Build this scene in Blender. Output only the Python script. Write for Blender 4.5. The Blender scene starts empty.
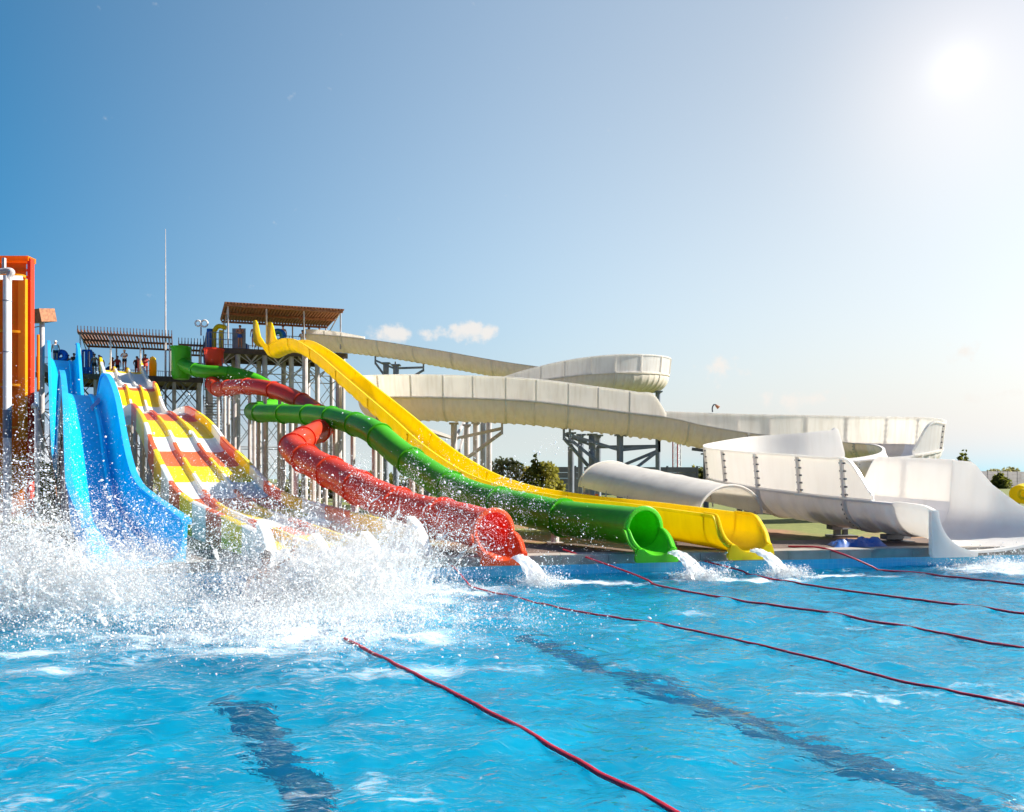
import bpy, math, random
import numpy as np
from mathutils import Vector, Matrix

random.seed(7)
RNG = np.random.default_rng(11)
sc = bpy.context.scene
COL = sc.collection
F, HOR, CAMH = 720.0, 478.0, 2.0


def P(px, py, d):
    return np.array([(px - 512.0) / F * d, d, CAMH + (HOR - py) / F * d])


def edge_y(x):
    return 14.6 + 0.18 * x


GROUND = 0.36
DECK = 0.42

# ------------------------------------------------------------------ noise
_perm = RNG.permutation(512)
_grad = RNG.random((512, 2)) * 2 - 1


def noise2(x, y):
    xi = np.floor(x).astype(int); yi = np.floor(y).astype(int)
    xf = x - xi; yf = y - yi
    u = xf * xf * xf * (xf * (xf * 6 - 15) + 10); v = yf * yf * yf * (yf * (yf * 6 - 15) + 10)

    def g(ix, iy, dx, dy):
        h = _perm[(_perm[ix & 511] + iy) & 511]
        gr = _grad[h]
        return gr[..., 0] * dx + gr[..., 1] * dy
    a = g(xi, yi, xf, yf); b = g(xi + 1, yi, xf - 1, yf)
    c = g(xi, yi + 1, xf, yf - 1); d = g(xi + 1, yi + 1, xf - 1, yf - 1)
    return (a + u * (b - a)) + v * ((c + u * (d - c)) - (a + u * (b - a)))


def fbm(x, y, octs=4):
    r = 0; a = 1.0
    for i in range(octs):
        r = r + a * noise2(x * 2 ** i + 17.3 * i, y * 2 ** i + 9.1 * i); a *= 0.5
    return r


# ------------------------------------------------------------------ materials
def new_mat(name):
    m = bpy.data.materials.new(name); m.use_nodes = True
    nt = m.node_tree
    b = nt.nodes['Principled BSDF']
    return m, nt, b


def N(nt, t, **kw):
    n = nt.nodes.new(t)
    for k, v in kw.items():
        setattr(n, k, v)
    return n


def plastic(name, col, rough=0.36, var=0.12, trans=0.25, coat=0.12, streak=0.16, tint=None):
    """fibreglass gelcoat: glossy, a little light passes through it, slight weathering"""
    m, nt, b = new_mat(name)
    tc = N(nt, 'ShaderNodeTexCoord')
    nz = N(nt, 'ShaderNodeTexNoise'); nz.inputs['Scale'].default_value = 1.3; nz.inputs['Detail'].default_value = 6
    nt.links.new(tc.outputs['Object'], nz.inputs['Vector'])
    mp = N(nt, 'ShaderNodeMapping'); mp.inputs['Scale'].default_value = (6, 6, 0.5)
    nt.links.new(tc.outputs['Object'], mp.inputs['Vector'])
    nz2 = N(nt, 'ShaderNodeTexNoise'); nz2.inputs['Scale'].default_value = 1.0; nz2.inputs['Detail'].default_value = 5
    nt.links.new(mp.outputs['Vector'], nz2.inputs['Vector'])
    mx = N(nt, 'ShaderNodeMix', data_type='RGBA')
    mx.inputs['A'].default_value = (*[c * (1 - var) for c in col], 1)
    mx.inputs['B'].default_value = (*[min(1, c * (1 + var)) for c in col], 1)
    nt.links.new(nz.outputs['Fac'], mx.inputs['Factor'])
    mx2 = N(nt, 'ShaderNodeMix', data_type='RGBA', blend_type='MULTIPLY')
    rr = N(nt, 'ShaderNodeMapRange'); rr.inputs['From Min'].default_value = 0.45; rr.inputs['From Max'].default_value = 0.75
    rr.inputs['To Max'].default_value = streak
    nt.links.new(nz2.outputs['Fac'], rr.inputs['Value'])
    nt.links.new(rr.outputs['Result'], mx2.inputs['Factor'])
    nt.links.new(mx.outputs['Result'], mx2.inputs['A']); mx2.inputs['B'].default_value = (0.55, 0.48, 0.38, 1)
    nt.links.new(mx2.outputs['Result'], b.inputs['Base Color'])
    r2 = N(nt, 'ShaderNodeMapRange'); r2.inputs['To Min'].default_value = rough * 0.75; r2.inputs['To Max'].default_value = rough * 1.4
    nt.links.new(nz.outputs['Fac'], r2.inputs['Value']); nt.links.new(r2.outputs['Result'], b.inputs['Roughness'])
    b.inputs['Coat Weight'].default_value = coat; b.inputs['Coat Roughness'].default_value = 0.15; b.inputs['Specular IOR Level'].default_value = 0.3
    if trans > 0:
        tr = N(nt, 'ShaderNodeBsdfTranslucent')
        if tint:
            tr.inputs['Color'].default_value = (*tint, 1)
        else:
            nt.links.new(mx2.outputs['Result'], tr.inputs['Color'])
        ms = N(nt, 'ShaderNodeMixShader'); ms.inputs['Fac'].default_value = trans
        nt.links.new(b.outputs['BSDF'], ms.inputs[1]); nt.links.new(tr.outputs['BSDF'], ms.inputs[2])
        nt.links.new(ms.outputs['Shader'], nt.nodes['Material Output'].inputs['Surface'])
    return m


def rough_mat(name, c1, c2, scale=3.0, rough=0.8, bump=0.0, metal=0.0, detail=8, ramp=(0.35, 0.65)):
    m, nt, b = new_mat(name)
    tc = N(nt, 'ShaderNodeTexCoord')
    nz = N(nt, 'ShaderNodeTexNoise'); nz.inputs['Scale'].default_value = scale; nz.inputs['Detail'].default_value = detail
    nt.links.new(tc.outputs['Object'], nz.inputs['Vector'])
    rp = N(nt, 'ShaderNodeValToRGB')
    rp.color_ramp.elements[0].position = ramp[0]; rp.color_ramp.elements[1].position = ramp[1]
    rp.color_ramp.elements[0].color = (*c1, 1); rp.color_ramp.elements[1].color = (*c2, 1)
    nt.links.new(nz.outputs['Fac'], rp.inputs['Fac']); nt.links.new(rp.outputs['Color'], b.inputs['Base Color'])
    b.inputs['Roughness'].default_value = rough; b.inputs['Metallic'].default_value = metal
    if bump:
        bp = N(nt, 'ShaderNodeBump'); bp.inputs['Strength'].default_value = bump
        nt.links.new(nz.outputs['Fac'], bp.inputs['Height']); nt.links.new(bp.outputs['Normal'], b.inputs['Normal'])
    return m


M = {}
M['yellow'] = plastic('yellow_gelcoat', (0.93, 0.74, 0.004), trans=0.42)
M['green'] = plastic('green_gelcoat', (0.10, 0.58, 0.02), trans=0.4)
M['green_lip'] = plastic('bright_green_gelcoat', (0.13, 0.68, 0.03), trans=0.35)
M['red'] = plastic('red_gelcoat', (0.80, 0.075, 0.03), trans=0.4)
M['red_lip'] = plastic('orange_red_gelcoat', (0.82, 0.11, 0.03), trans=0.35)
M['blue'] = plastic('blue_gelcoat', (0.006, 0.56, 0.86), trans=0.38)
M['blue_rim'] = plastic('light_blue_gelcoat', (0.04, 0.56, 0.93), trans=0.4)
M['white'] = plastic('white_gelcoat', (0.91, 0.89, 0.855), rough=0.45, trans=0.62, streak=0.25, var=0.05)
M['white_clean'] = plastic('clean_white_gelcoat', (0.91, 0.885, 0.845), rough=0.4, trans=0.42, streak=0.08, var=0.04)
M['belly'] = plastic('shaded_white_gelcoat', (0.84, 0.77, 0.67), rough=0.5, trans=0.22, streak=0.2, var=0.05)  # tan copy of the white: the underside's shade is put into the base colour
M['belly_clean'] = plastic('white_belly_gelcoat', (0.86, 0.83, 0.80), rough=0.45, trans=0.18, streak=0.15, var=0.05)  # underside shade in the colour again, fainter, for the outlet leg
M['cover'] = plastic('milky_cover', (0.84, 0.81, 0.76), rough=0.45, trans=0.5, streak=0.15, var=0.08)
M['lane_white'] = plastic('lane_white', (0.86, 0.84, 0.81), trans=0.22, var=0.05)
M['lane_red'] = plastic('lane_red', (0.82, 0.16, 0.035), trans=0.22)
M['lane_yellow'] = plastic('lane_yellow', (0.94, 0.70, 0.005), trans=0.22)
M['orange'] = plastic('orange_gelcoat', (0.93, 0.31, 0.005), trans=0.6)
M['orange_rib'] = plastic('amber_rib', (0.92, 0.42, 0.012), trans=0.4)
M['steel'] = rough_mat('grey_painted_steel', (0.42, 0.39, 0.39), (0.56, 0.52, 0.51), 2.0, 0.5)
M['steel_dark'] = rough_mat('dark_painted_steel', (0.10, 0.11, 0.13), (0.17, 0.18, 0.20), 2.0, 0.5)
M['steel_blue'] = rough_mat('blue_grey_steel', (0.17, 0.20, 0.25), (0.26, 0.29, 0.34), 2.0, 0.5)
M['pipe_white'] = rough_mat('white_painted_pipe', (0.72, 0.71, 0.69), (0.82, 0.81, 0.79), 1.0, 0.4)
M['wood'] = rough_mat('brown_slats', (0.26, 0.10, 0.045), (0.42, 0.18, 0.08), 6.0, 0.7)
M['wood_dark'] = rough_mat('dark_slats', (0.14, 0.065, 0.04), (0.24, 0.11, 0.065), 6.0, 0.7)
M['deckboard'] = rough_mat('dark_deck', (0.07, 0.05, 0.04), (0.12, 0.09, 0.07), 4.0, 0.8)
M['concrete'] = rough_mat('coping_concrete', (0.24, 0.21, 0.18), (0.40, 0.36, 0.31), 1.6, 0.85, 0.1)
M['paving'] = rough_mat('brown_paving', (0.075, 0.05, 0.04), (0.15, 0.10, 0.075), 0.9, 0.75, 0.1)
M['rope'] = rough_mat('red_rope', (0.42, 0.010, 0.026), (0.62, 0.02, 0.05), 25.0, 0.55, 0.3)
M['bark'] = rough_mat('bark', (0.05, 0.035, 0.025), (0.11, 0.08, 0.06), 8.0, 0.9, 0.3)
M['tarp'] = rough_mat('blue_tarp', (0.01, 0.07, 0.30), (0.02, 0.14, 0.45), 3.0, 0.45, 0.5)
M['fence'] = rough_mat('grey_fence_panel', (0.16, 0.15, 0.16), (0.24, 0.225, 0.23), 0.6, 0.85)
M['grass'] = rough_mat('grass_blades', (0.06, 0.09, 0.012), (0.14, 0.15, 0.03), 2.0, 0.9)
M['skin'] = rough_mat('tanned_skin', (0.42, 0.19, 0.11), (0.50, 0.24, 0.15), 5.0, 0.5)
M['black'] = rough_mat('black_cloth', (0.015, 0.015, 0.02), (0.03, 0.03, 0.035), 5.0, 0.8)
M['cloth_red'] = rough_mat('red_cloth', (0.45, 0.05, 0.04), (0.55, 0.08, 0.06), 5.0, 0.8)
M['cloth_white'] = rough_mat('white_cloth', (0.75, 0.74, 0.72), (0.82, 0.81, 0.8), 5.0, 0.8)
M['cloth_blue'] = rough_mat('blue_cloth', (0.02, 0.09, 0.40), (0.03, 0.13, 0.5), 5.0, 0.8)
M['pink'] = rough_mat('pink_print', (0.62, 0.20, 0.36), (0.72, 0.28, 0.44), 5.0, 0.5)
M['hair'] = rough_mat('dark_hair', (0.02, 0.013, 0.01), (0.05, 0.03, 0.02), 20.0, 0.6)
M['mast_red'] = rough_mat('mast_red', (0.45, 0.05, 0.04), (0.5, 0.07, 0.05), 1.0, 0.6)
M['pvc_blue'] = plastic('blue_vinyl', (0.01, 0.13, 0.50), trans=0.15)


def leaf_mat(name, c1, c2):
    m, nt, b = new_mat(name)
    tc = N(nt, 'ShaderNodeTexCoord')
    nz = N(nt, 'ShaderNodeTexNoise'); nz.inputs['Scale'].default_value = 1.1; nz.inputs['Detail'].default_value = 4
    nt.links.new(tc.outputs['Object'], nz.inputs['Vector'])
    rp = N(nt, 'ShaderNodeValToRGB'); rp.color_ramp.elements[0].position = 0.35; rp.color_ramp.elements[1].position = 0.68
    rp.color_ramp.elements[0].color = (*c1, 1); rp.color_ramp.elements[1].color = (*c2, 1)
    nt.links.new(nz.outputs['Fac'], rp.inputs['Fac']); nt.links.new(rp.outputs['Color'], b.inputs['Base Color'])
    b.inputs['Roughness'].default_value = 0.7
    tr = N(nt, 'ShaderNodeBsdfTranslucent'); nt.links.new(rp.outputs['Color'], tr.inputs['Color'])
    ms = N(nt, 'ShaderNodeMixShader'); ms.inputs['Fac'].default_value = 0.55
    nt.links.new(b.outputs['BSDF'], ms.inputs[1]); nt.links.new(tr.outputs['BSDF'], ms.inputs[2])
    nt.links.new(ms.outputs['Shader'], nt.nodes['Material Output'].inputs['Surface'])
    return m


M['leaf'] = leaf_mat('olive_leaves', (0.17, 0.17, 0.02), (0.40, 0.35, 0.06))
M['leaf_dark'] = leaf_mat('dark_leaves', (0.09, 0.11, 0.015), (0.22, 0.22, 0.035))
M['leaf_pale'] = leaf_mat('pale_leaves', (0.22, 0.21, 0.07), (0.42, 0.38, 0.15))


def droplet_mat():
    m = bpy.data.materials.new('white_spray'); m.use_nodes = True
    nt = m.node_tree; nt.nodes.clear()
    o = N(nt, 'ShaderNodeOutputMaterial')
    d = N(nt, 'ShaderNodeBsdfDiffuse'); d.inputs['Color'].default_value = (0.97, 0.98, 0.985, 1)
    t = N(nt, 'ShaderNodeBsdfTranslucent'); t.inputs['Color'].default_value = (0.97, 0.98, 0.985, 1)
    g = N(nt, 'ShaderNodeBsdfGlossy'); g.inputs['Roughness'].default_value = 0.15
    a = N(nt, 'ShaderNodeMixShader'); a.inputs['Fac'].default_value = 0.55
    nt.links.new(d.outputs[0], a.inputs[1]); nt.links.new(t.outputs[0], a.inputs[2])
    b = N(nt, 'ShaderNodeMixShader'); b.inputs['Fac'].default_value = 0.06
    nt.links.new(a.outputs[0], b.inputs[1]); nt.links.new(g.outputs[0], b.inputs[2])
    nt.links.new(b.outputs[0], o.inputs['Surface'])
    return m


M['spray'] = droplet_mat()


# ------------------------------------------------------------------ mesh builder
class MB:
    def __init__(s):
        s.v = []; s.f = []; s.m = []; s.n = 0

    def add(s, verts, faces, mi=0):
        verts = np.asarray(verts, float)
        s.v.append(verts)
        n = s.n
        s.f.extend([tuple(int(i) + n for i in f) for f in faces])
        s.m.extend([mi] * len(faces) if np.isscalar(mi) else list(mi))
        s.n += len(verts)

    def box(s, c, size, ax=None, mi=0):
        c = np.asarray(c, float); h = np.asarray(size, float) / 2
        A = np.eye(3) if ax is None else np.array(ax, float)
        vs = [c + A[0] * h[0] * i + A[1] * h[1] * j + A[2] * h[2] * k for i in (-1, 1) for j in (-1, 1) for k in (-1, 1)]
        s.add(vs, [(0, 1, 3, 2), (4, 6, 7, 5), (0, 4, 5, 1), (2, 3, 7, 6), (0, 2, 6, 4), (1, 5, 7, 3)], mi)

    def bar(s, a, b, w, h=None, mi=0):
        a = np.asarray(a, float); b = np.asarray(b, float); h = w if h is None else h
        t = b - a; L = np.linalg.norm(t)
        if L < 1e-6: return
        t /= L
        up = np.array([0, 0, 1.0]) if abs(t[2]) < 0.95 else np.array([0, 1.0, 0])
        x = np.cross(t, up); x /= np.linalg.norm(x); y = np.cross(x, t)
        s.box((a + b) / 2, (L, w, h), (t, x, y), mi)

    def tube(s, pts, r, n=10, mi=0, caps=True):
        pts = np.asarray(pts, float); k = len(pts)
        r = np.full(k, r) if np.isscalar(r) else np.asarray(r)
        T = np.gradient(pts, axis=0); T /= np.linalg.norm(T, axis=1)[:, None] + 1e-12
        up = np.array([0, 0, 1.0]) if abs(T[0][2]) < 0.9 else np.array([0, 1.0, 0.01])
        x = np.cross(T[0], up); x /= np.linalg.norm(x)
        vs = []
        ang = np.linspace(0, 2 * np.pi, n, endpoint=False)
        for i in range(k):
            x = x - T[i] * np.dot(x, T[i]); x /= np.linalg.norm(x); y = np.cross(T[i], x)
            vs.append(pts[i] + r[i] * (np.cos(ang)[:, None] * x + np.sin(ang)[:, None] * y))
        fs = [(i * n + j, i * n + (j + 1) % n, (i + 1) * n + (j + 1) % n, (i + 1) * n + j) for i in range(k - 1) for j in range(n)]
        if caps:
            fs += [tuple(range(n - 1, -1, -1)), tuple((k - 1) * n + j for j in range(n))]
        s.add(np.concatenate(vs), fs, mi)

    def build(s, name, mats, parent=None, smooth=35):
        me = bpy.data.meshes.new(name)
        V = np.concatenate(s.v) if s.v else np.zeros((0, 3))
        org = np.zeros(3)
        if parent is not None:
            V = V - np.array(parent.matrix_world.translation if parent.parent is None else parent['_org'])
        me.from_pydata(V.tolist(), [], s.f)
        mats = mats if isinstance(mats, (list, tuple)) else [mats]
        for m in mats: me.materials.append(m)
        me.polygons.foreach_set('material_index', np.array(s.m, dtype=np.int32))
        if smooth:
            me.polygons.foreach_set('use_smooth', np.ones(len(s.f), dtype=bool))
            me.update()
            me.set_sharp_from_angle(angle=math.radians(smooth))
        me.update()
        o = bpy.data.objects.new(name, me); COL.objects.link(o)
        if parent is not None: o.parent = parent
        return o


ORG = {}


def thing(name, label, cat, loc, group=None):
    o = bpy.data.objects.new(name, None); COL.objects.link(o)
    o.location = loc; o['label'] = label; o['category'] = cat; o.empty_display_size = 0.3
    o.matrix_world = Matrix.Translation(Vector(loc))
    if group: o['group'] = group
    return o


def sub(mb, name, mats, parent, root, smooth=35):
    """a sub-part: child of a part, mesh built in the root's frame"""
    me_parent = parent
    o = MB.build(mb, name, mats, root, smooth)
    o.parent = me_parent
    return o


def tag(o, label, cat, group=None, kind=None):
    o['label'] = label; o['category'] = cat
    if group: o['group'] = group
    if kind: o['kind'] = kind
    return o


def struct(o):
    o['kind'] = 'structure'
    return o


def origin_to(o, loc):
    """put the object's origin at loc (mesh given in world coordinates)"""
    me = o.data; n = len(me.vertices)
    a = np.empty(n * 3, np.float32); me.vertices.foreach_get('co', a)
    a = a.reshape(-1, 3) - np.array(loc, np.float32)
    me.vertices.foreach_set('co', a.ravel()); me.update(); o.location = loc
    return o


# ------------------------------------------------------------------ paths and sweeps
def catmull(C, per=16):
    C = np.asarray(C, float); n = len(C)
    E = np.vstack([2 * C[0] - C[1], C, 2 * C[-1] - C[-2]])
    out = []
    for i in range(n - 1):
        p0, p1, p2, p3 = E[i], E[i + 1], E[i + 2], E[i + 3]
        # centripetal-ish tangents by chord length
        d1 = max(np.linalg.norm((p2 - p1)[:3]), 1e-6); d0 = max(np.linalg.norm((p1 - p0)[:3]), 1e-6); d2 = max(np.linalg.norm((p3 - p2)[:3]), 1e-6)
        m1 = ((p1 - p0) / d0 * d1 + (p2 - p1) / d1 * d0) / (d0 + d1) * d1
        m2 = ((p2 - p1) / d1 * d2 + (p3 - p2) / d2 * d1) / (d1 + d2) * d1
        for t in np.linspace(0, 1, per, endpoint=False):
            h1 = 2 * t ** 3 - 3 * t ** 2 + 1; h2 = t ** 3 - 2 * t ** 2 + t; h3 = -2 * t ** 3 + 3 * t ** 2; h4 = t ** 3 - t ** 2
            out.append(h1 * p1 + h2 * m1 + h3 * p2 + h4 * m2)
    out.append(C[-1])
    return np.array(out)


def resample(A, ds):
    seg = np.linalg.norm(np.diff(A[:, :3], axis=0), axis=1); S = np.concatenate([[0], np.cumsum(seg)])
    n = max(2, int(round(S[-1] / ds)) + 1); t = np.linspace(0, S[-1], n)
    return np.stack([np.interp(t, S, A[:, k]) for k in range(A.shape[1])], 1), t


def frames(Pp, lat0=None):
    T = np.gradient(Pp, axis=0); T /= np.linalg.norm(T, axis=1)[:, None]
    L = np.cross(T, np.array([0, 0, 1.0])); ln = np.linalg.norm(L, axis=1)
    for i in range(len(L)):
        if ln[i] < 0.15:
            L[i] = L[i - 1] if i else (lat0 if lat0 is not None else np.array([1.0, 0, 0]))
        else:
            L[i] /= ln[i]
    U = np.cross(L, T)
    return T, L, U


def loft(mb, rings, closed=True, caps=True, mi=0, face_mi=None):
    k = len(rings); n = len(rings[0])
    vs = np.concatenate(rings)
    fs = []; ms = []
    J = n if closed else n - 1
    for i in range(k - 1):
        for j in range(J):
            fs.append((i * n + j, (i + 1) * n + j, (i + 1) * n + (j + 1) % n, i * n + (j + 1) % n))
            ms.append(face_mi(i, j) if face_mi else mi)
    if caps and closed:
        fs.append(tuple(range(n))); ms.append(face_mi(0, 0) if face_mi else mi)
        fs.append(tuple((k - 1) * n + j for j in range(n - 1, -1, -1))); ms.append(face_mi(k - 2, 0) if face_mi else mi)
    mb.add(vs, fs, ms)


def u_prof(R, hl, hr, t=0.05, n=14, bump=0.0, al=90.0, ar=90.0, rim=0.05, curl=0.0):
    """closed trough section: u sideways, v up from the floor; walls hl/hr above the half circle"""
    a = np.radians(np.linspace(-al, ar, n))
    inn = [(-R * math.sin(math.radians(al)) - curl, R - R * math.cos(math.radians(al)) + hl)] + [(R * math.sin(x), R - R * math.cos(x)) for x in a] + [(R * math.sin(math.radians(ar)) + curl, R - R * math.cos(math.radians(ar)) + hr)]
    Ro = R + t
    aa = a[::-1]
    out = [(Ro * math.sin(aa[0]) + rim + curl, inn[-1][1] + 0.0)]
    out.append((Ro * math.sin(aa[0]) + rim + curl, inn[-1][1] - 0.07))
    out.append((Ro * math.sin(aa[0]) + curl, inn[-1][1] - 0.07))
    for x in aa:
        rr = Ro + bump * (0.25 + 0.75 * math.cos(x))
        out.append((rr * math.sin(x), R - rr * math.cos(x)))
    out.append((Ro * math.sin(aa[-1]) - curl, inn[0][1] - 0.07))
    out.append((Ro * math.sin(aa[-1]) - rim - curl, inn[0][1] - 0.07))
    out.append((Ro * math.sin(aa[-1]) - rim - curl, inn[0][1]))
    return np.array(inn + out)


def place(prof, p, L, U):
    return p + prof[:, :1] * L + prof[:, 1:] * U


def plan_path(X0, d0, k, table):
    return np.array([[X0 + k * (d - d0), d] + list(r) for d, *r in table], float)


# ================================================================== SETTING
def sheet(name, verts, faces, mat):
    mb = MB(); mb.add(verts, faces); return mb.build(name, mat, smooth=0)


def ground_mat():
    m, nt, b = new_mat('earth_and_grass')
    tc = N(nt, 'ShaderNodeTexCoord')
    n1 = N(nt, 'ShaderNodeTexNoise'); n1.inputs['Scale'].default_value = 0.22; n1.inputs['Detail'].default_value = 8
    n2 = N(nt, 'ShaderNodeTexNoise'); n2.inputs['Scale'].default_value = 3.0; n2.inputs['Detail'].default_value = 10
    nt.links.new(tc.outputs['Object'], n1.inputs['Vector']); nt.links.new(tc.outputs['Object'], n2.inputs['Vector'])
    r1 = N(nt, 'ShaderNodeValToRGB')
    r1.color_ramp.elements[0].color = (0.17, 0.085, 0.045, 1); r1.color_ramp.elements[1].color = (0.30, 0.17, 0.09, 1)
    nt.links.new(n2.outputs['Fac'], r1.inputs['Fac'])
    r2 = N(nt, 'ShaderNodeValToRGB')
    r2.color_ramp.elements[0].color = (0.07, 0.10, 0.015, 1); r2.color_ramp.elements[1].color = (0.20, 0.21, 0.05, 1)
    nt.links.new(n2.outputs['Fac'], r2.inputs['Fac'])
    sx = N(nt, 'ShaderNodeSeparateXYZ'); nt.links.new(tc.outputs['Object'], sx.inputs[0])
    far = N(nt, 'ShaderNodeMapRange'); far.inputs['From Min'].default_value = 21; far.inputs['From Max'].default_value = 34
    nt.links.new(sx.outputs['Y'], far.inputs['Value'])
    ad = N(nt, 'ShaderNodeMath', operation='MULTIPLY_ADD'); ad.inputs[1].default_value = 0.22
    nt.links.new(far.outputs['Result'], ad.inputs[0]); nt.links.new(n1.outputs['Fac'], ad.inputs[2])
    st = N(nt, 'ShaderNodeMapRange'); st.inputs['From Min'].default_value = 0.49; st.inputs['From Max'].default_value = 0.57
    nt.links.new(ad.outputs[0], st.inputs['Value'])
    mx = N(nt, 'ShaderNodeMix', data_type='RGBA')
    nt.links.new(st.outputs['Result'], mx.inputs['Factor']); nt.links.new(r1.outputs['Color'], mx.inputs['A']); nt.links.new(r2.outputs['Color'], mx.inputs['B'])
    nt.links.new(mx.outputs['Result'], b.inputs['Base Color']); b.inputs['Roughness'].default_value = 0.95
    bp = N(nt, 'ShaderNodeBump'); bp.inputs['Strength'].default_value = 0.5; bp.inputs['Distance'].default_value = 0.08
    nt.links.new(n2.outputs['Fac'], bp.inputs['Height']); nt.links.new(bp.outputs['Normal'], b.inputs['Normal'])
    return m


XL, XR, YN = -34.0, 48.0, -5.0
W = 2.6  # deck width
g = GROUND
big = 900
gv = [(-big, edge_y(XL) + W, g), (XL, edge_y(XL) + W, g), (XR, edge_y(XR) + W, g), (big, edge_y(XR) + W, g), (big, big, g), (-big, big, g),
      (-big, YN - W, g), (XL - W, YN - W, g), (XL - W, edge_y(XL) + W, g), (XR + W, YN - W, g), (big, YN - W, g), (XR + W, edge_y(XR) + W, g), (-big, -big, g), (big, -big, g)]
struct(sheet('ground', gv, [(0, 8, 1, 2, 11, 3, 4, 5), (6, 7, 8, 0), (9, 10, 3, 11), (12, 13, 10, 9, 7, 6)], ground_mat()))

# pool deck: paving with a concrete coping along the water
mb = MB()
nseg = 60
xs = np.linspace(XL - W, XR + W, nseg)
for a, b in zip(xs[:-1], xs[1:]):
    pass
dv = []
o_l, o_r = XL - W, XR + W


def prism(mb, poly, z0, z1, mi=0):
    n = len(poly); v = [(x, y, z0) for x, y in poly] + [(x, y, z1) for x, y in poly]
    mb.add(v, [tuple(range(n - 1, -1, -1)), tuple(range(n, 2 * n))] + [(i, (i + 1) % n, n + (i + 1) % n, n + i) for i in range(n)], mi)


CW = 0.45
prism(mb, [(o_l, edge_y(XL) + CW), (XL, edge_y(XL) + CW), (XR, edge_y(XR) + CW), (o_r, edge_y(XR) + CW), (o_r, edge_y(XR) + W), (o_l, edge_y(XL) + W)], -1.3, DECK - 0.015)
prism(mb, [(o_l, YN - W), (XL, YN - W), (XL, edge_y(XL) + CW), (o_l, edge_y(XL) + CW)], -1.3, DECK - 0.015)
prism(mb, [(XR, YN - W), (o_r, YN - W), (o_r, edge_y(XR) + CW), (XR, edge_y(XR) + CW)], -1.3, DECK - 0.015)
prism(mb, [(XL, YN - W), (XR, YN - W), (XR, YN), (XL, YN)], -1.3, DECK - 0.015)
struct(mb.build('pool_deck', M['paving'], smooth=0))


def tile_mat():
    m, nt, b = new_mat('pale_blue_pool_tile')
    tc = N(nt, 'ShaderNodeTexCoord')
    br = N(nt, 'ShaderNodeTexBrick'); br.offset = 0.0
    br.inputs['Scale'].default_value = 1.0; br.inputs['Brick Width'].default_value = 0.12; br.inputs['Row Height'].default_value = 0.12; br.inputs['Mortar Size'].default_value = 0.006
    br.inputs['Color1'].default_value = (0.10, 0.52, 0.74, 1); br.inputs['Color2'].default_value = (0.12, 0.56, 0.78, 1); br.inputs['Mortar'].default_value = (0.18, 0.58, 0.76, 1)
    sp = N(nt, 'ShaderNodeSeparateXYZ'); cm = N(nt, 'ShaderNodeCombineXYZ')
    nt.links.new(tc.outputs['Object'], sp.inputs[0]); nt.links.new(sp.outputs['X'], cm.inputs['X']); nt.links.new(sp.outputs['Z'], cm.inputs['Y'])
    nt.links.new(cm.outputs[0], br.inputs['Vector']); nt.links.new(br.outputs['Color'], b.inputs['Base Color'])
    b.inputs['Roughness'].default_value = 0.2
    return m


TILE = tile_mat()
mb = MB()
prism(mb, [(XL, edge_y(XL)), (XR, edge_y(XR)), (XR, edge_y(XR) + CW - 0.01), (XL, edge_y(XL) + CW - 0.01)], -1.3, 0.22)
struct(mb.build('pool_wall', TILE, smooth=0))
mb = MB()
L_tot = XR - XL; nslab = 82
for i in range(nslab):
    a = XL + L_tot * i / nslab + 0.004; b = XL + L_tot * (i + 1) / nslab - 0.004
    prism(mb, [(a, edge_y(a) - 0.04), (b, edge_y(b) - 0.04), (b, edge_y(b) + CW - 0.012), (a, edge_y(a) + CW - 0.012)], 0.223, DECK)
struct(mb.build('pool_coping', M['concrete'], smooth=0))


def pool_floor_mat():
    m, nt, b = new_mat('cyan_pool_floor')
    tc = N(nt, 'ShaderNodeTexCoord')
    br = N(nt, 'ShaderNodeTexBrick'); br.offset = 0.0
    br.inputs['Scale'].default_value = 1.0; br.inputs['Brick Width'].default_value = 0.25; br.inputs['Row Height'].default_value = 0.25; br.inputs['Mortar Size'].default_value = 0.008
    br.inputs['Color1'].default_value = (0.008, 0.62, 0.92, 1); br.inputs['Color2'].default_value = (0.012, 0.66, 0.95, 1); br.inputs['Mortar'].default_value = (0.05, 0.66, 0.9, 1)
    nt.links.new(tc.outputs['Object'], br.inputs['Vector']); nt.links.new(br.outputs['Color'], b.inputs['Base Color'])
    b.inputs['Roughness'].default_value = 0.6
    return m


FLOORZ = -1.15
struct(sheet('pool_floor', [(XL, YN, FLOORZ), (XR, YN, FLOORZ), (XR, edge_y(XR), FLOORZ), (XL, edge_y(XL), FLOORZ)], [(0, 1, 2, 3)], pool_floor_mat()))
# dark lane stripes on the floor
stripe = rough_mat('navy_floor_tile', (0.003, 0.03, 0.13), (0.006, 0.05, 0.19), 5.0, 0.5)
mb = MB()
dvec = np.array([0.545, -0.838]); nvec = np.array([0.838, 0.545])
for c, w in ((np.array([0.40, 10.0]), 0.40), (np.array([-2.6, 7.15]), 0.36), (np.array([-8.6, 7.0]), 0.4)):
    ya = 1 if c[1] > 9 else 1
    a = c - dvec * 0.6; b = c + dvec * 14
    v = [(*(a - nvec * w / 2), FLOORZ + 0.004), (*(b - nvec * w / 2), FLOORZ + 0.004), (*(b + nvec * w / 2), FLOORZ + 0.004), (*(a + nvec * w / 2), FLOORZ + 0.004)]
    mb.add(v, [(0, 1, 2, 3)])
    q = c + dvec * 6.2
struct(mb.build('floor_marking', stripe, smooth=0))


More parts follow.
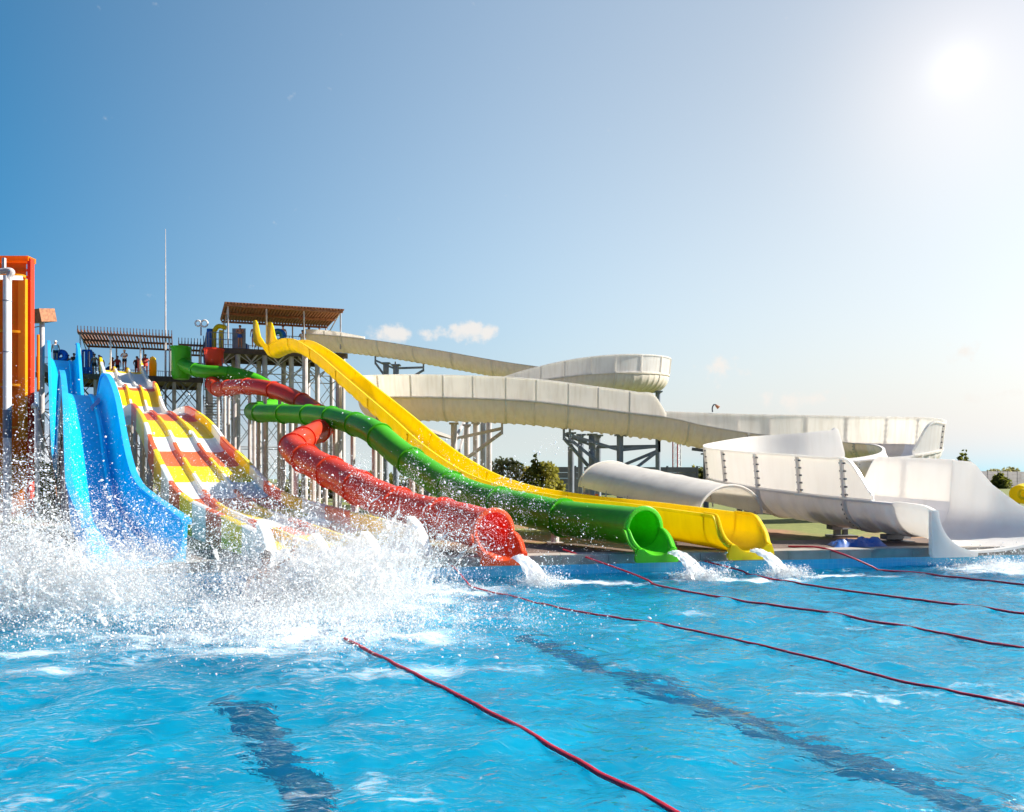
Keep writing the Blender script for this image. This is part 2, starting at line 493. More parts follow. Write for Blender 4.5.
# ---- water
def foam_field(X, Y):
    """where the slides churn the surface white (0..1)"""
    f = np.zeros_like(X)

    def blob(cx, cy, rx, ry, ang, amp):
        nonlocal f
        c, s = math.cos(ang), math.sin(ang)
        u = ((X - cx) * c + (Y - cy) * s) / rx; v = (-(X - cx) * s + (Y - cy) * c) / ry
        f = np.maximum(f, amp * np.exp(-(u * u + v * v)))
    for b in FOAM: blob(*b)
    return f


A_ = -0.99  # slide heading
FOAM = [(-6.3, 11.2, 2.4, 1.1, 0.1, 0.75), (-3.2, 11.3, 2.4, 1.5, 0.1, 1.25), (-1.8, 12.6, 1.9, 0.9, 0.15, 1.0), (-6.0, 9.4, 3.6, 0.9, 0.1, 0.42), (-3.0, 8.4, 2.6, 0.8, 0.1, 0.58), (-6.6, 7.9, 2.4, 0.30, 0.15, 0.8), (-1.0, 7.4, 1.8, 0.5, 0.1, 0.55), (-1.6, 8.9, 1.8, 0.8, 0.1, 0.7), (-7.2, 9.0, 2.2, 0.5, 0.15, 0.45), (-4.0, 8.9, 1.8, 0.8, 0.1, 0.7),
        (-2.6, 9.2, 1.8, 0.9, 0.1, 0.95), (-0.9, 10.2, 1.6, 0.5, 0.1, 0.55), (-5.2, 7.4, 1.8, 0.35, 0.1, 0.55), (-2.0, 7.9, 1.6, 0.4, 0.1, 0.5),
        (0.7, 13.9, 0.5, 0.35, 0, 1.1), (1.6, 13.65, 1.25, 0.26, -0.05, 1.0), (3.5, 14.3, 0.5, 0.35, 0, 1.1), (4.5, 14.05, 1.35, 0.28, -0.05, 1.0), (5.6, 14.9, 0.45, 0.3, 0, 1.1), (6.6, 14.65, 1.25, 0.25, 0, 0.95),
        (11.2, 15.8, 1.7, 1.0, 0.2, 1.4), (9.9, 15.0, 1.2, 0.5, 0.2, 0.6), (2.5, 10.5, 1.3, 0.3, 0.0, 0.42), (0.4, 12.2, 0.9, 0.25, 0.0, 0.5)]


def wave_height(X, Y, foam):
    h = np.zeros_like(X)
    rg = np.random.default_rng(5)
    for i in range(34):
        lam = 0.28 * (1.10 ** i) if i < 18 else rg.uniform(0.4, 1.6)
        lam = min(lam, 3.0)
        th = rg.uniform(0, 2 * np.pi) if i % 3 else rg.normal(-0.9, 0.5)
        k = 2 * np.pi / lam
        wx = 0.5 * fbm(X * 0.35 + i, Y * 0.35, 2)
        amp = 0.0042 * lam ** 0.6 * (0.6 + 0.8 * np.clip(0.5 + noise2(X * 0.45 + 3.1 * i, Y * 0.45 - i), 0, 1))
        h += amp * np.sin(k * (X * math.cos(th) + Y * math.sin(th)) + rg.uniform(0, 6.28) + wx * 3.0)
    h += 0.016 * fbm(X * 0.9, Y * 0.9 + 40, 4) + 0.018 * (1 - np.abs(fbm(X * 1.7 + 4, Y * 2.1, 4)) * 2) + 0.012 * fbm(X * 4.5, Y * 5.5 + 3, 3)
    h += 0.085 * np.clip(foam, 0, 1.2) * fbm(X * 2.2 + 9, Y * 2.2, 5)
    return h


nu, nv = 620, 470
u = np.linspace(0, 1, nu); v = np.linspace(0, 1, nv) ** 1.0
y0 = 1.2
VV, UU = np.meshgrid(v, u, indexing='ij')
# the finely meshed patch widens with distance
TT = VV
Xc = -16.5 + 33.5 * UU
Yc = y0 + (edge_y(Xc) - y0) * TT
ff = foam_field(Xc, Yc)
fn = 0.5 + 0.9 * fbm(Xc * 1.6, Yc * 2.6, 5)
foam = np.clip(ff * (0.55 + 0.9 * fn) - 0.12, 0, 1.6)
# thin veins of bubbles drifting over the whole churned pool
rid = 1 - np.abs(fbm(Xc * 1.5 + 0.6 * fbm(Xc * 3, Yc * 3, 2), Yc * 2.6 + 30, 4)) * 2.4
patch = np.clip(0.45 + 1.4 * fbm(Xc * 0.5 + 70, Yc * 0.7 + 20, 3), 0, 1)
foam = np.maximum(foam, np.clip(rid, 0, 1) ** 5 * 0.34 * patch + 0.14 * patch ** 2)
edge_f = np.clip(np.minimum.reduce([UU / 0.03, (1 - UU) / 0.03, VV / 0.05]), 0, 1)
Zc = wave_height(Xc, Yc, ff) * edge_f
me = bpy.data.meshes.new('water')
verts = np.stack([Xc, Yc, Zc], -1).reshape(-1, 3)
idx = np.arange(nu * nv).reshape(nv, nu)
quads = np.stack([idx[:-1, :-1], idx[:-1, 1:], idx[1:, 1:], idx[1:, :-1]], -1).reshape(-1, 4)
extra = np.array([(XL, YN, 0), (XR, YN, 0), (XR, y0, 0), (17.0, y0, 0), (-16.5, y0, 0), (XL, y0, 0), (XL, edge_y(XL), 0), (-16.5, edge_y(-16.5), 0), (17.0, edge_y(17.0), 0), (XR, edge_y(XR), 0)], float)
nb = len(verts)
allv = np.concatenate([verts, extra])
faces = quads.tolist() + [[nb + i for i in f] for f in ((0, 1, 2, 3, 4, 5), (5, 4, 7, 6), (3, 2, 9, 8))]
me.from_pydata(allv.tolist(), [], faces)
me.polygons.foreach_set('use_smooth', np.ones(len(faces), dtype=bool))
at = me.attributes.new('foam', 'FLOAT', 'POINT')
at.data.foreach_set('value', np.concatenate([foam.ravel(), np.zeros(len(extra))]).astype(np.float32))


def water_mat():
    m = bpy.data.materials.new('pool_water'); m.use_nodes = True
    nt = m.node_tree; nt.nodes.clear()
    out = N(nt, 'ShaderNodeOutputMaterial')
    tc = N(nt, 'ShaderNodeTexCoord')
    n1 = N(nt, 'ShaderNodeTexNoise'); n1.inputs['Scale'].default_value = 5.2; n1.inputs['Detail'].default_value = 4; n1.inputs['Distortion'].default_value = 0.9
    mp = N(nt, 'ShaderNodeMapping'); mp.inputs['Rotation'].default_value = (0, 0, 0.5); mp.inputs['Scale'].default_value = (0.8, 1.25, 1)
    nt.links.new(tc.outputs['Object'], mp.inputs['Vector']); nt.links.new(mp.outputs['Vector'], n1.inputs['Vector'])
    bp = N(nt, 'ShaderNodeBump'); bp.inputs['Strength'].default_value = 0.95; bp.inputs['Distance'].default_value = 0.06
    nt.links.new(n1.outputs['Fac'], bp.inputs['Height'])
    tint = (0.34, 0.94, 0.99, 1)
    tr = N(nt, 'ShaderNodeBsdfTransparent'); tr.inputs['Color'].default_value = tint
    rf = N(nt, 'ShaderNodeBsdfRefraction'); rf.inputs['Color'].default_value = tint; rf.inputs['IOR'].default_value = 1.33; rf.inputs['Roughness'].default_value = 0.0
    bp2 = N(nt, 'ShaderNodeBump'); bp2.inputs['Strength'].default_value = 0.35; bp2.inputs['Distance'].default_value = 0.05; nt.links.new(n1.outputs['Fac'], bp2.inputs['Height']); nt.links.new(bp2.outputs['Normal'], rf.inputs['Normal'])
    m1 = N(nt, 'ShaderNodeMixShader'); m1.inputs['Fac'].default_value = 0.97
    nt.links.new(tr.outputs[0], m1.inputs[1]); nt.links.new(rf.outputs[0], m1.inputs[2])
    df = N(nt, 'ShaderNodeBsdfDiffuse'); df.inputs['Color'].default_value = (0.003, 0.60, 0.92, 1)
    m2 = N(nt, 'ShaderNodeMixShader'); m2.inputs['Fac'].default_value = 0.07
    nt.links.new(m1.outputs[0], m2.inputs[1]); nt.links.new(df.outputs[0], m2.inputs[2])
    fr = N(nt, 'ShaderNodeFresnel'); fr.inputs['IOR'].default_value = 1.28; nt.links.new(bp.outputs['Normal'], fr.inputs['Normal'])
    gl = N(nt, 'ShaderNodeBsdfGlossy'); gl.inputs['Roughness'].default_value = 0.05; nt.links.new(bp.outputs['Normal'], gl.inputs['Normal'])
    m3 = N(nt, 'ShaderNodeMixShader')
    nt.links.new(fr.outputs[0], m3.inputs['Fac']); nt.links.new(m2.outputs[0], m3.inputs[1]); nt.links.new(gl.outputs[0], m3.inputs[2])
    # foam
    at = N(nt, 'ShaderNodeAttribute'); at.attribute_name = 'foam'
    n2 = N(nt, 'ShaderNodeTexNoise'); n2.inputs['Scale'].default_value = 9.0; n2.inputs['Detail'].default_value = 8; n2.inputs['Roughness'].default_value = 0.7; n2.inputs['Distortion'].default_value = 1.2
    mp2 = N(nt, 'ShaderNodeMapping'); mp2.inputs['Scale'].default_value = (0.55, 1.3, 1)
    nt.links.new(tc.outputs['Object'], mp2.inputs['Vector']); nt.links.new(mp2.outputs['Vector'], n2.inputs['Vector'])
    ad = N(nt, 'ShaderNodeMath', operation='ADD'); nt.links.new(at.outputs['Fac'], ad.inputs[0]); nt.links.new(n2.outputs['Fac'], ad.inputs[1])
    mr = N(nt, 'ShaderNodeMapRange'); mr.inputs['From Min'].default_value = 0.74; mr.inputs['From Max'].default_value = 1.5; mr.inputs['To Max'].default_value = 0.95
    nt.links.new(ad.outputs[0], mr.inputs['Value'])
    fo = N(nt, 'ShaderNodeBsdfDiffuse'); fo.inputs['Color'].default_value = (0.74, 0.82, 0.85, 1)
    m4 = N(nt, 'ShaderNodeMixShader')
    nt.links.new(mr.outputs['Result'], m4.inputs['Fac']); nt.links.new(m3.outputs[0], m4.inputs[1]); nt.links.new(fo.outputs[0], m4.inputs[2])
    nt.links.new(m4.outputs[0], out.inputs['Surface'])
    return m


me.materials.append(water_mat())
me.update()
ow = bpy.data.objects.new('water', me); COL.objects.link(ow); struct(ow)


def interp_wave(x, y):
    uu = (x + 16.5) / 33.5 * (nu - 1); ey = edge_y(x); vv = (y - y0) / (ey - y0) * (nv - 1)
    i = int(np.clip(round(vv), 0, nv - 1)); j = int(np.clip(round(uu), 0, nu - 1))
    return float(Zc[i, j])


# ================================================================== LANE ROPES
def rope(label, pts, r=0.028):
    C = catmull(np.array(pts, float), 14); C, _ = resample(C, 0.12)
    if len(C) > 20:
        rg = np.random.default_rng(len(C))
        wig = np.convolve(rg.normal(0, 1, len(C) + 8), np.ones(9) / 9, 'valid')[:len(C)]
        C[:, 0] += wig * 0.015
    for q in C:
        if q[1] < edge_y(q[0]) - 0.1 and q[2] < 0.06:
            q[2] = 0.25 * interp_wave(q[0], q[1]) + 0.026
    mb = MB(); mb.tube(C, r, 8)
    o = mb.build('lane_rope', M['rope'])
    tag(o, label, 'rope', 'lane ropes on the pool')
    return origin_to(o, tuple(C[0]))


def W0(px, py):  # a point on the water seen at this pixel
    d = CAMH * F / (py - HOR); q = P(px, py, d); q[2] = 0.0
    return q


def rope_px(label, head, pix, r=0.028):
    pts = [np.array(h, float) for h in head] + [W0(*p) for p in pix]
    last = pts[-1]; dirv = pts[-1] - pts[-2]; dirv /= np.linalg.norm(dirv)
    pts.append(last + dirv * 3.0)
    return rope(label, pts, r)


rope_px('thick red rope closest to the camera, running out of the white splash', [], [(345, 641), (405, 672), (470, 705), (560, 755), (665, 812)], 0.020)
rope_px('long red rope that starts beside the red tube mouth', [P(440, 559, 14.6), (P(449, 564, 14.3))], [(478, 590), (528, 602), (571, 612), (680, 630), (752, 646), (835, 666), (903, 684), (1024, 709)], 0.014)
rope_px('red rope that starts on the deck beside the green tube mouth', [P(563, 549.5, 15.35), P(585, 557, 14.85), P(625, 571, 14.2)], [(680, 592), (752, 604), (824, 614), (889, 626), (1022, 651)], 0.018)
rope_px('red rope that starts under the yellow chute mouth', [P(704, 561, 15.25), P(735, 569, 15.0)], [(775, 581), (860, 594), (993, 611), (1024, 615)], 0.018)
rope_px('red rope that starts on the paving by the blue tarpaulin', [P(788, 546.5, 16.6), P(822, 548, 16.0), P(845, 555, 15.6)], [(885, 572), (1004, 584)], 0.021)

# ================================================================== SLIDES
FOOT = {}


def posts(mb_list, root, spots, r, mat, zb=GROUND):
    """vertical support posts, each a part of its slide; spots = (x, y, ztop)"""
    for x, y, zt in spots:
        mb = MB(); mb.tube([(x, y, zb), (x, y, zt)], r, 10)
        mb.box((x, y, zb + 0.02), (r * 4, r * 4, 0.04))
        mb.build('support_post', mat, root)


EDGE_DIR = np.array([1.0, 0.18, 0.0]) / math.hypot(1, 0.18)


def open_end(root, p0, t, l, R, wall, length, mat, zb=0.27, turn=0.85, low=0.34, f0=0.12):
    """last open piece of a slide: it turns square to the pool edge while its rims fall in an S to a low flat plate"""
    rings = []; K = 18; z = np.array([0, 0, 1.0]); last = None
    ED = EDGE_DIR * (1.0 if np.dot(l, EDGE_DIR) > 0 else -1.0)
    for k in range(K + 1):
        q = k / K; sm = q * q * (3 - 2 * q); fall = min(1.0, max(0.0, (q - f0) / (1 - f0))); fall = fall * fall * (3 - 2 * fall)
        l2 = l * (1 - turn * sm) + ED * turn * sm; l2 = l2 / np.linalg.norm(l2)
        p = p0 + t * (length * q)
        top = (R + wall) * (1 - fall) + R * low * fall
        ang = 90.0 if top >= R else math.degrees(math.acos(1 - top / R))
        w_ = max(0.0, top - R)
        prof = u_prof(R, w_, w_, 0.05, 22, 0, ang, ang, 0.05, 0.02 + 0.05 * fall)
        rings.append(place(prof, p, l2, z)); last = (p, l2, ang, top)
    mb = MB(); loft(mb, rings); mb.build('open_end', mat, root, smooth=50)
    pe, l3, ang, top = last; n3 = np.array([l3[1], -l3[0], 0]); n3 = n3 if n3[1] < 0 else -n3
    a = np.radians(np.linspace(-ang, ang, 24)); w2 = R + 0.07; zl = zb - pe[2]
    inn = [(R * math.sin(x), R - R * math.cos(x)) for x in a]
    out = []
    for x, (u_, v_) in zip(a, inn):
        f = x / math.radians(ang)
        if abs(f) < 0.6: out.append((w2 * f / 0.6, zl))
        else:
            g_ = (abs(f) - 0.6) / 0.4
            out.append((math.copysign(w2 - 0.07 * g_ ** 3, f), zl + (top - zl) * g_))
    rr = [np.array([pe + l3 * u1 + z * v1 + n3 * 0.05, pe + l3 * u2 + z * v2 + n3 * 0.045, pe + l3 * u2 + z * v2 - n3 * 0.05, pe + l3 * u1 + z * v1 - n3 * 0.05]) for (u1, v1), (u2, v2) in zip(inn, out)]
    mb = MB(); loft(mb, rr); mb.build('mouth_plate', mat, root, smooth=40)
    # thickened rims along both sides
    for sgn in (0, 1):
        mb = MB(); pts = [r[0] if sgn == 0 else r[23] for r in rings]; mb.tube(np.array(pts), 0.035, 8); mb.build('mouth_rim', mat, root)


# ---------------------------------------------------------------- yellow open chute
def yellow_slide():
    tab = [(54.3, 11.95), (53, 11.75), (52, 11.3), (51, 10.7), (49.8, 10.42), (48.3, 10.38), (46.4, 10.2), (44.6, 9.8), (42.6, 9.1), (40.2, 8.1), (36.8, 6.5), (33.8, 5.1), (31, 3.78), (29, 2.8), (27, 1.98), (25.4, 1.45), (23.7, 1.08), (20.9, 0.78), (18, 0.62), (16.0, 0.48)]
    Pt = plan_path(5.02, 15.35, -0.617, tab)
    C, S = resample(catmull(Pt, 16), 0.12)
    T, L, U = frames(C)
    root = thing('open_water_slide', 'open yellow chute with a hump, sweeping down from the brown roofed tower', 'water slide', (5.0, 15.4, DECK))
    n = len(C); Ltot = S[-1]
    rings = []
    for i in range(n):
        s = S[i]; e = Ltot - s
        wall = 0.28
        if s < 2.6: wall = 0.28 + 1.05 * (0.5 + 0.5 * math.cos(math.pi * max(0, s - 0.8) / 1.8)) if s > 0.8 else 1.33
        a = 90.0; fl = 0.0
        # scalloped underside: every panel sags between its joints
        ph = (s % 1.25) / 1.25
        bump = 0.085 * math.sin(math.pi * ph) if s < Ltot - 4 else 0.01
        rings.append(place(u_prof(0.47, wall, wall, 0.045, 16, bump, a, a, 0.035, 0.03), C[i], L[i], U[i]))
    mb = MB(); loft(mb, rings); mb.build('chute', M['yellow'], root)
    tt = T[-1].copy(); tt[2] = min(tt[2], -0.03); tt /= np.linalg.norm(tt)
    open_end(root, C[-1], tt, L[-1], 0.47, 0.28, 0.85, M['yellow'], f0=0.45)
    for s in np.arange(Ltot - 6.5, 3.0, -5.0):
        i = int(np.argmin(abs(S - s)))
        mb = MB(); pr = u_prof(0.47, 0.24, 0.24, 0.10, 16, 0.0)
        loft(mb, [place(pr, C[i] - T[i] * 0.03 - U[i] * 0.03, L[i], U[i]), place(pr, C[i] + T[i] * 0.03 - U[i] * 0.03, L[i], U[i])])
        mb.build('joint_flange', M['yellow'], root)
    # cradle strap and foot near the mouth
    i = int(np.argmin(abs(S - (Ltot - 2.3))))
    mb = MB(); ang = np.radians(np.linspace(-85, 10, 14))
    mb.tube([C[i] + L[i] * (0.56 * math.sin(x)) + U[i] * (0.47 - 0.56 * math.cos(x)) for x in -ang[::-1] * -1], 0.03, 8)
    mb.build('cradle_strap', M['steel_blue'], root)
    spots = []
    for d in (44.0, 38.5, 33.5, 29.5, 26, 22.5, 19.5, 17.2):
        j = int(np.argmin(abs(C[:, 1] - d))); spots.append((C[j, 0], C[j, 1], C[j, 2] - 0.1))
    for k, (x, y, z) in enumerate(spots):
        posts(None, root, [(x, y, z)], 0.17 if y > 30 else 0.09, M['steel'])
    return C


YC = yellow_slide()


# ---------------------------------------------------------------- closed tubes
def tube_slide(name, label, pts, lips, mats, joints, drum, post_d, mouth_len):
    C0 = catmull(np.array([list(P(a, b, d)) + [r] for a, b, d, r in pts]), 14)
    C, S = resample(C0, 0.10)
    rad = C[:, 3]; C = C[:, :3]
    T, L, U = frames(C)
    e = C[-1]
    root = thing(name, label, 'water slide', (e[0], e[1], DECK))
    n = len(C); na = 26
    ang = np.linspace(0, 2 * np.pi, na, endpoint=False)
    # cut into segments between joints
    cuts = [0] + sorted(int(np.argmin(np.abs(S - S[-1] * j))) for j in joints) + [n - 1]
    for a, b in zip(cuts[:-1], cuts[1:]):
        if b - a < 2: continue
        mb = MB()
        outr = []; innr = []
        for i in range(a, b + 1):
            prof = np.stack([rad[i] * np.cos(ang), rad[i] * np.sin(ang)], 1)
            outr.append(place(prof, C[i], L[i], U[i])); innr.append(place(prof * 0.94, C[i], L[i], U[i]))
        loft(mb, outr, True, False); loft(mb, [r[::-1] for r in innr], True, False)
        if b == n - 1:  # close the wall's edge at the mouth
            k = na; m0 = mb.n
            mb.add(np.concatenate([outr[-1], innr[-1]]), [(j, (j + 1) % k, k + (j + 1) % k, k + j) for j in range(k)])
        mb.build('tube_segment', mats[0], root)
    for c in cuts[1:-1]:
        mb = MB()
        r = rad[c]
        rg = []
        for off, rr in ((-0.05, r - 0.02), (-0.05, r + 0.055), (0.05, r + 0.055), (0.05, r - 0.02)):
            rg.append(place(np.stack([rr * np.cos(ang), rr * np.sin(ang)], 1), C[c] + T[c] * off, L[c], U[c]))
        loft(mb, rg, True, False)
        mb.build('joint_flange', mats[0], root)
    # mouth: rim of the cut tube and the open lower half running out to the pool
    r = rad[-1]
    t = T[-1].copy(); t[2] = min(t[2], -0.02); t /= np.linalg.norm(t); l = L[-1]; up = U[-1]
    mb = MB()
    half = np.linspace(math.radians(-6), math.radians(186), 28)
    rg = [place(np.stack([q * np.cos(half), q * np.sin(half)], 1), C[-1] + t * o2, l, up) for o2, q in ((-0.05, r + 0.02), (-0.04, r + 0.055), (0.03, r + 0.06), (0.05, r + 0.03), (0.05, r * 0.93), (-0.04, r * 0.93))]
    loft(mb, rg, False, False)
    mb.build('mouth_rim', mats[1], root)
    t2 = t - np.array([0, 0, 0.2]); open_end(root, C[-1] - up * r * 0.95, t2 / np.linalg.norm(t2), l, r * 0.95, 0.0, mouth_len, mats[1])
    # start drum
    dx, dy, z0, z1, dr = drum
    mb = MB()
    aa = np.linspace(0, 2 * np.pi, 28, endpoint=False)
    rr = [np.stack([dx + q * np.cos(aa), dy + q * np.sin(aa), np.full(28, zz)], 1) for q, zz in ((dr * 0.9, z1), (dr + 0.06, z1), (dr + 0.06, z1 - 0.12), (dr, z1 - 0.12), (dr, z0 + 0.3), (dr * 0.8, z0))]
    loft(mb, rr, True, False)
    mb.add(rr[-1], [tuple(range(28))])
    mb.build('start_drum', mats[0], root)
    for d, dxo in post_d:
        j = d if isinstance(d, int) else int(np.argmin(np.abs(S - S[-1] * d)))
        posts(None, root, [(C[j, 0] + dxo, C[j, 1] + 0.25, C[j, 2] - rad[j] * 0.9)], 0.10, M['steel'])
    return C, S


GP = [(183, 364, 53.9, .47), (190, 368, 52.8, .47), (204, 371.5, 51.7, .47), (230, 373.5, 51.2, .47), (250, 378, 51, .47), (268, 387, 50.6, .47), (277, 396, 49.4, .47), (274, 404, 47.6, .47), (264, 408.5, 45, .47), (256, 410.5, 42, .47),
      (254, 412, 39.6, .46), (262, 413, 37.6, .46), (278, 413.4, 36.1, .45), (300, 414.5, 34.3, .45), (330, 417, 31.4, .45), (350, 422.5, 29.5, .45), (375, 433, 27.0, .47), (399, 453, 25.2, .48), (423, 470, 23.7, .48), (454, 489, 21.9, .47), (503, 505, 19.7, .45), (528, 510, 18.7, .44), (552, 515.5, 17.9, .43), (577, 520, 17.1, .43), (610, 523.5, 16.2, .42), (636, 527, 15.45, .42), (643.5, 528.5, 15.2, .42)]
GC, GS = tube_slide('green_tube_slide', 'long closed green tube winding down to its open mouth between red and yellow slides', GP, None, (M['green'], M['green_lip']),
                    [.05, .11, .18, .25, .32, .39, .45, .505, .56, .615, .67, .725, .78, .835, .89, .945], (P(181, 362, 54.2)[0], 54.2, P(0, 379, 54.2)[2], P(0, 347, 54.2)[2], 0.68),
                    [(.10, 0), (.2, .1), (.30, 0), (.36, -.2), (.42, .1), (.46, 0), (.5, 0), (.54, .1), (.58, 0), (.62, 0), (.66, 0), (.71, 0), (.78, 0), (.86, 0), (.94, 0)], 0.5)

RP = [(214, 364, 52.9, .46), (214, 371, 52.8, .46), (213, 379, 52, .46), (213, 385, 50.4, .46), (215, 388, 48.6, .46), (220, 389, 46.6, .46), (228, 388, 44.4, .46), (240, 386.7, 42.6, .45), (260, 387.3, 40.6, .45), (285, 394, 38.6, .45), (305, 404, 36.9, .45), (320, 415, 34.9, .45), (326, 423, 32.8, .44), (321, 430, 30.7, .44), (309, 436, 28.6, .44), (298, 442, 27, .44), (293, 447, 25.6, .45),
      (296, 452, 24.5, .46), (310, 461, 23.3, .46), (340, 477, 21.2, .46), (375, 496, 18.9, .45), (410, 510, 17.6, .44), (445, 519, 16.3, .44), (470, 525, 15.4, .44), (487, 530.5, 14.85, .44), (493, 532, 14.65, .44)]
RC, RS = tube_slide('red_tube_slide', 'closed red tube with an elbow bend, its dark mouth half hidden by spray', RP, None, (M['red'], M['red_lip']),
                    [.07, .15, .23, .30, .37, .44, .50, .56, .61, .66, .71, .76, .81, .86, .91, .955], (P(214, 357, 52.9)[0], 52.9, P(0, 366, 52.9)[2], P(0, 349, 52.9)[2], 0.66),
                    [(.14, 0), (.2, .2), (.25, 0), (.3, 0), (.34, .1), (.38, 0), (.42, 0), (.47, 0), (.52, 0), (.58, 0), (.64, 0), (.7, 0), (.77, 0), (.85, 0), (.93, 0)], 0.48)


# ---------------------------------------------------------------- three-lane slide
def lane_slide():
    tab = [(57.0, 10.4), (55.6, 10.25), (54, 9.85), (52, 8.95), (50, 8.3), (48.3, 8.1), (47, 7.6), (45.6, 6.7), (43.6, 5.75), (41.5, 5.42), (39, 5.4), (36.8, 5.28), (35, 4.9), (31.05, 3.72), (29.8, 3.16), (27.7, 2.5), (25.8, 1.88), (24.2, 1.36), (22, 1.0), (19.5, 0.8), (16.5, 0.62), (14.0, 0.45)]
    Pt = plan_path(-3.08, 14.0, -0.652, tab)
    C, S = resample(catmull(Pt, 16), 0.16)
    T, L, U = frames(C)
    bands = [(57.1, 2), (56.6, 1), (54.2, 0), (48.0, 2), (47.3, 1), (45.3, 0), (36.6, 2), (34.2, 1), (31.1, 0), (29.7, 2), (27.6, 1), (25.7, 0), (24.1, 2), (22.2, 1), (20.4, 0), (18.6, 2), (17.0, 1), (15.3, 0)]

    def band(d):
        m = 0
        for b, c in bands:
            if d <= b + 1e-6: m = c
        return m
    root = thing('triple_lane_slide', 'wide three lane slide banded in yellow, red and white', 'water slide', (-3.1, 14.0, DECK))
    n = len(C)
    HWf = lambda d: float(np.interp(d, [14, 27, 31, 37, 45, 57], [1.56, 1.5, 1.36, 1.24, 1.26, 1.36]))
    dz = np.array([0, 0, 1.0])
    # floor, one piece per lane
    Ltot = S[-1]
    for k in range(3):
        mb = MB(); rings = []
        for i in range(n):
            hw = HWf(C[i, 1]); lw = hw * 2 / 3; u0 = -hw + k * lw
            pr = [(u0 + 0.06, 0.10), (u0 + 0.16, 0.02), (u0 + 0.3, 0), (u0 + lw - 0.3, 0), (u0 + lw - 0.16, 0.02), (u0 + lw - 0.06, 0.10), (u0 + lw - 0.06, -0.08), (u0 + 0.06, -0.08)]
            rings.append(place(np.array(pr), C[i], L[i], U[i]))
        loft(mb, rings, face_mi=lambda i, j: band(C[i, 1]))
        mb.build('lane_floor', [M['lane_white'], M['lane_yellow'], M['lane_red']], root, smooth=30)
    # walls: two outer sides and two dividers
    for k, uf in enumerate((-1, -1 / 3, 1 / 3, 1)):
        outer = k in (0, 3)
        mb = MB(); rings = []
        for i in range(n):
            s = S[i]; e = Ltot - s
            h = 0.47 if outer else 0.17
            u0 = uf * HWf(C[i, 1])
            if s < 3: h += (0.75 if outer else 0.25) * max(0, 1 - s / 3) ** 0.6
            if e < 1.2:
                q = 1 - e / 1.2
                h = h * math.sqrt(max(0.0, 1 - q * q)) * 0.95 + 0.04
            b = -0.62 if outer and s > 2 else -0.08
            if outer and C[i, 2] + b < 0.30: b = 0.30 - C[i, 2]
            w = 0.075
            pr = [(u0 - w, b), (u0 - w, h - 0.05), (u0 - w - (0.03 if k == 0 else 0), h - 0.03), (u0 - w * 0.6, h), (u0 + w * 0.6, h), (u0 + w + (0.03 if k == 3 else 0), h - 0.03), (u0 + w, h - 0.05), (u0 + w, b)]
            rings.append(place(np.array(pr), C[i], L[i], U[i] if not outer else dz * 0.7 + U[i] * 0.3))
        sh = 0.55
        loft(mb, rings, face_mi=lambda i, j: (2 if C[i, 1] > 55.9 else band(C[i, 1] - sh)))
        mb.build('side_wall' if outer else 'lane_divider', [M['lane_white'], M['lane_yellow'], M['lane_red']], root, smooth=40)
    # rounded white end plates at the pool
    for u0 in (-1.56, -0.52, 0.52, 1.56):
        mb = MB(); p = C[-1] + L[-1] * u0
        aa = np.radians(np.linspace(0, 90, 10))
        hgt = 0.78 if abs(u0) > 1 else 0.5
        t = T[-1].copy(); t[2] = 0; t /= np.linalg.norm(t)
        base = p - t * 0.75
        prof = [base + np.array([0, 0, -0.30])] + [base + t * (0.95 * math.sin(a)) + np.array([0, 0, hgt * math.cos(a) - 0.05 + (-0.25) * math.sin(a)]) for a in aa] + [base + t * 0.95 + np.array([0, 0, -0.42])]
        prof = np.array(prof)
        loft(mb, [prof - L[-1] * 0.09, prof + L[-1] * 0.09])
        mb.build('end_plate', M['lane_white'], root)
    # cross frames and posts
    for d in (52.5, 48.5, 44.0, 40.0, 37.0, 34.0, 31.0, 28.0, 25.5, 23.5):
        j = int(np.argmin(abs(C[:, 1] - d)))
        mb = MB()
        hwj = HWf(C[j, 1]) - 0.1; a = C[j] - L[j] * hwj - dz * 0.25; b = C[j] + L[j] * hwj - dz * 0.25
        mb.bar(a, b, 0.14, 0.2)
        for q in (a, C[j] - dz * 0.25, b):
            mb.tube([(q[0], q[1], GROUND), (q[0], q[1], q[2] - 0.02)], 0.10, 8)
        if C[j, 2] > 3:
            mb.bar((a[0], a[1], GROUND + 0.4), b - dz * 0.4, 0.06); mb.bar((b[0], b[1], GROUND + 0.4), a - dz * 0.4, 0.06)
        mb.build('support_frame', M['steel'], root)
    # round white cap on the left wall under the second hump
    q = P(129, 420, 36.5)
    mb = MB(); aa = np.linspace(0, 2 * np.pi, 20, endpoint=False)
    loft(mb, [np.stack([q[0] + 0.24 * np.cos(aa), np.full(20, q[1] + o2), q[2] + 0.24 * np.sin(aa)], 1) for o2 in (0, 0.5)])
    mb.build('pipe_cap', M['lane_white'], root)
    return C


LC = lane_slide()


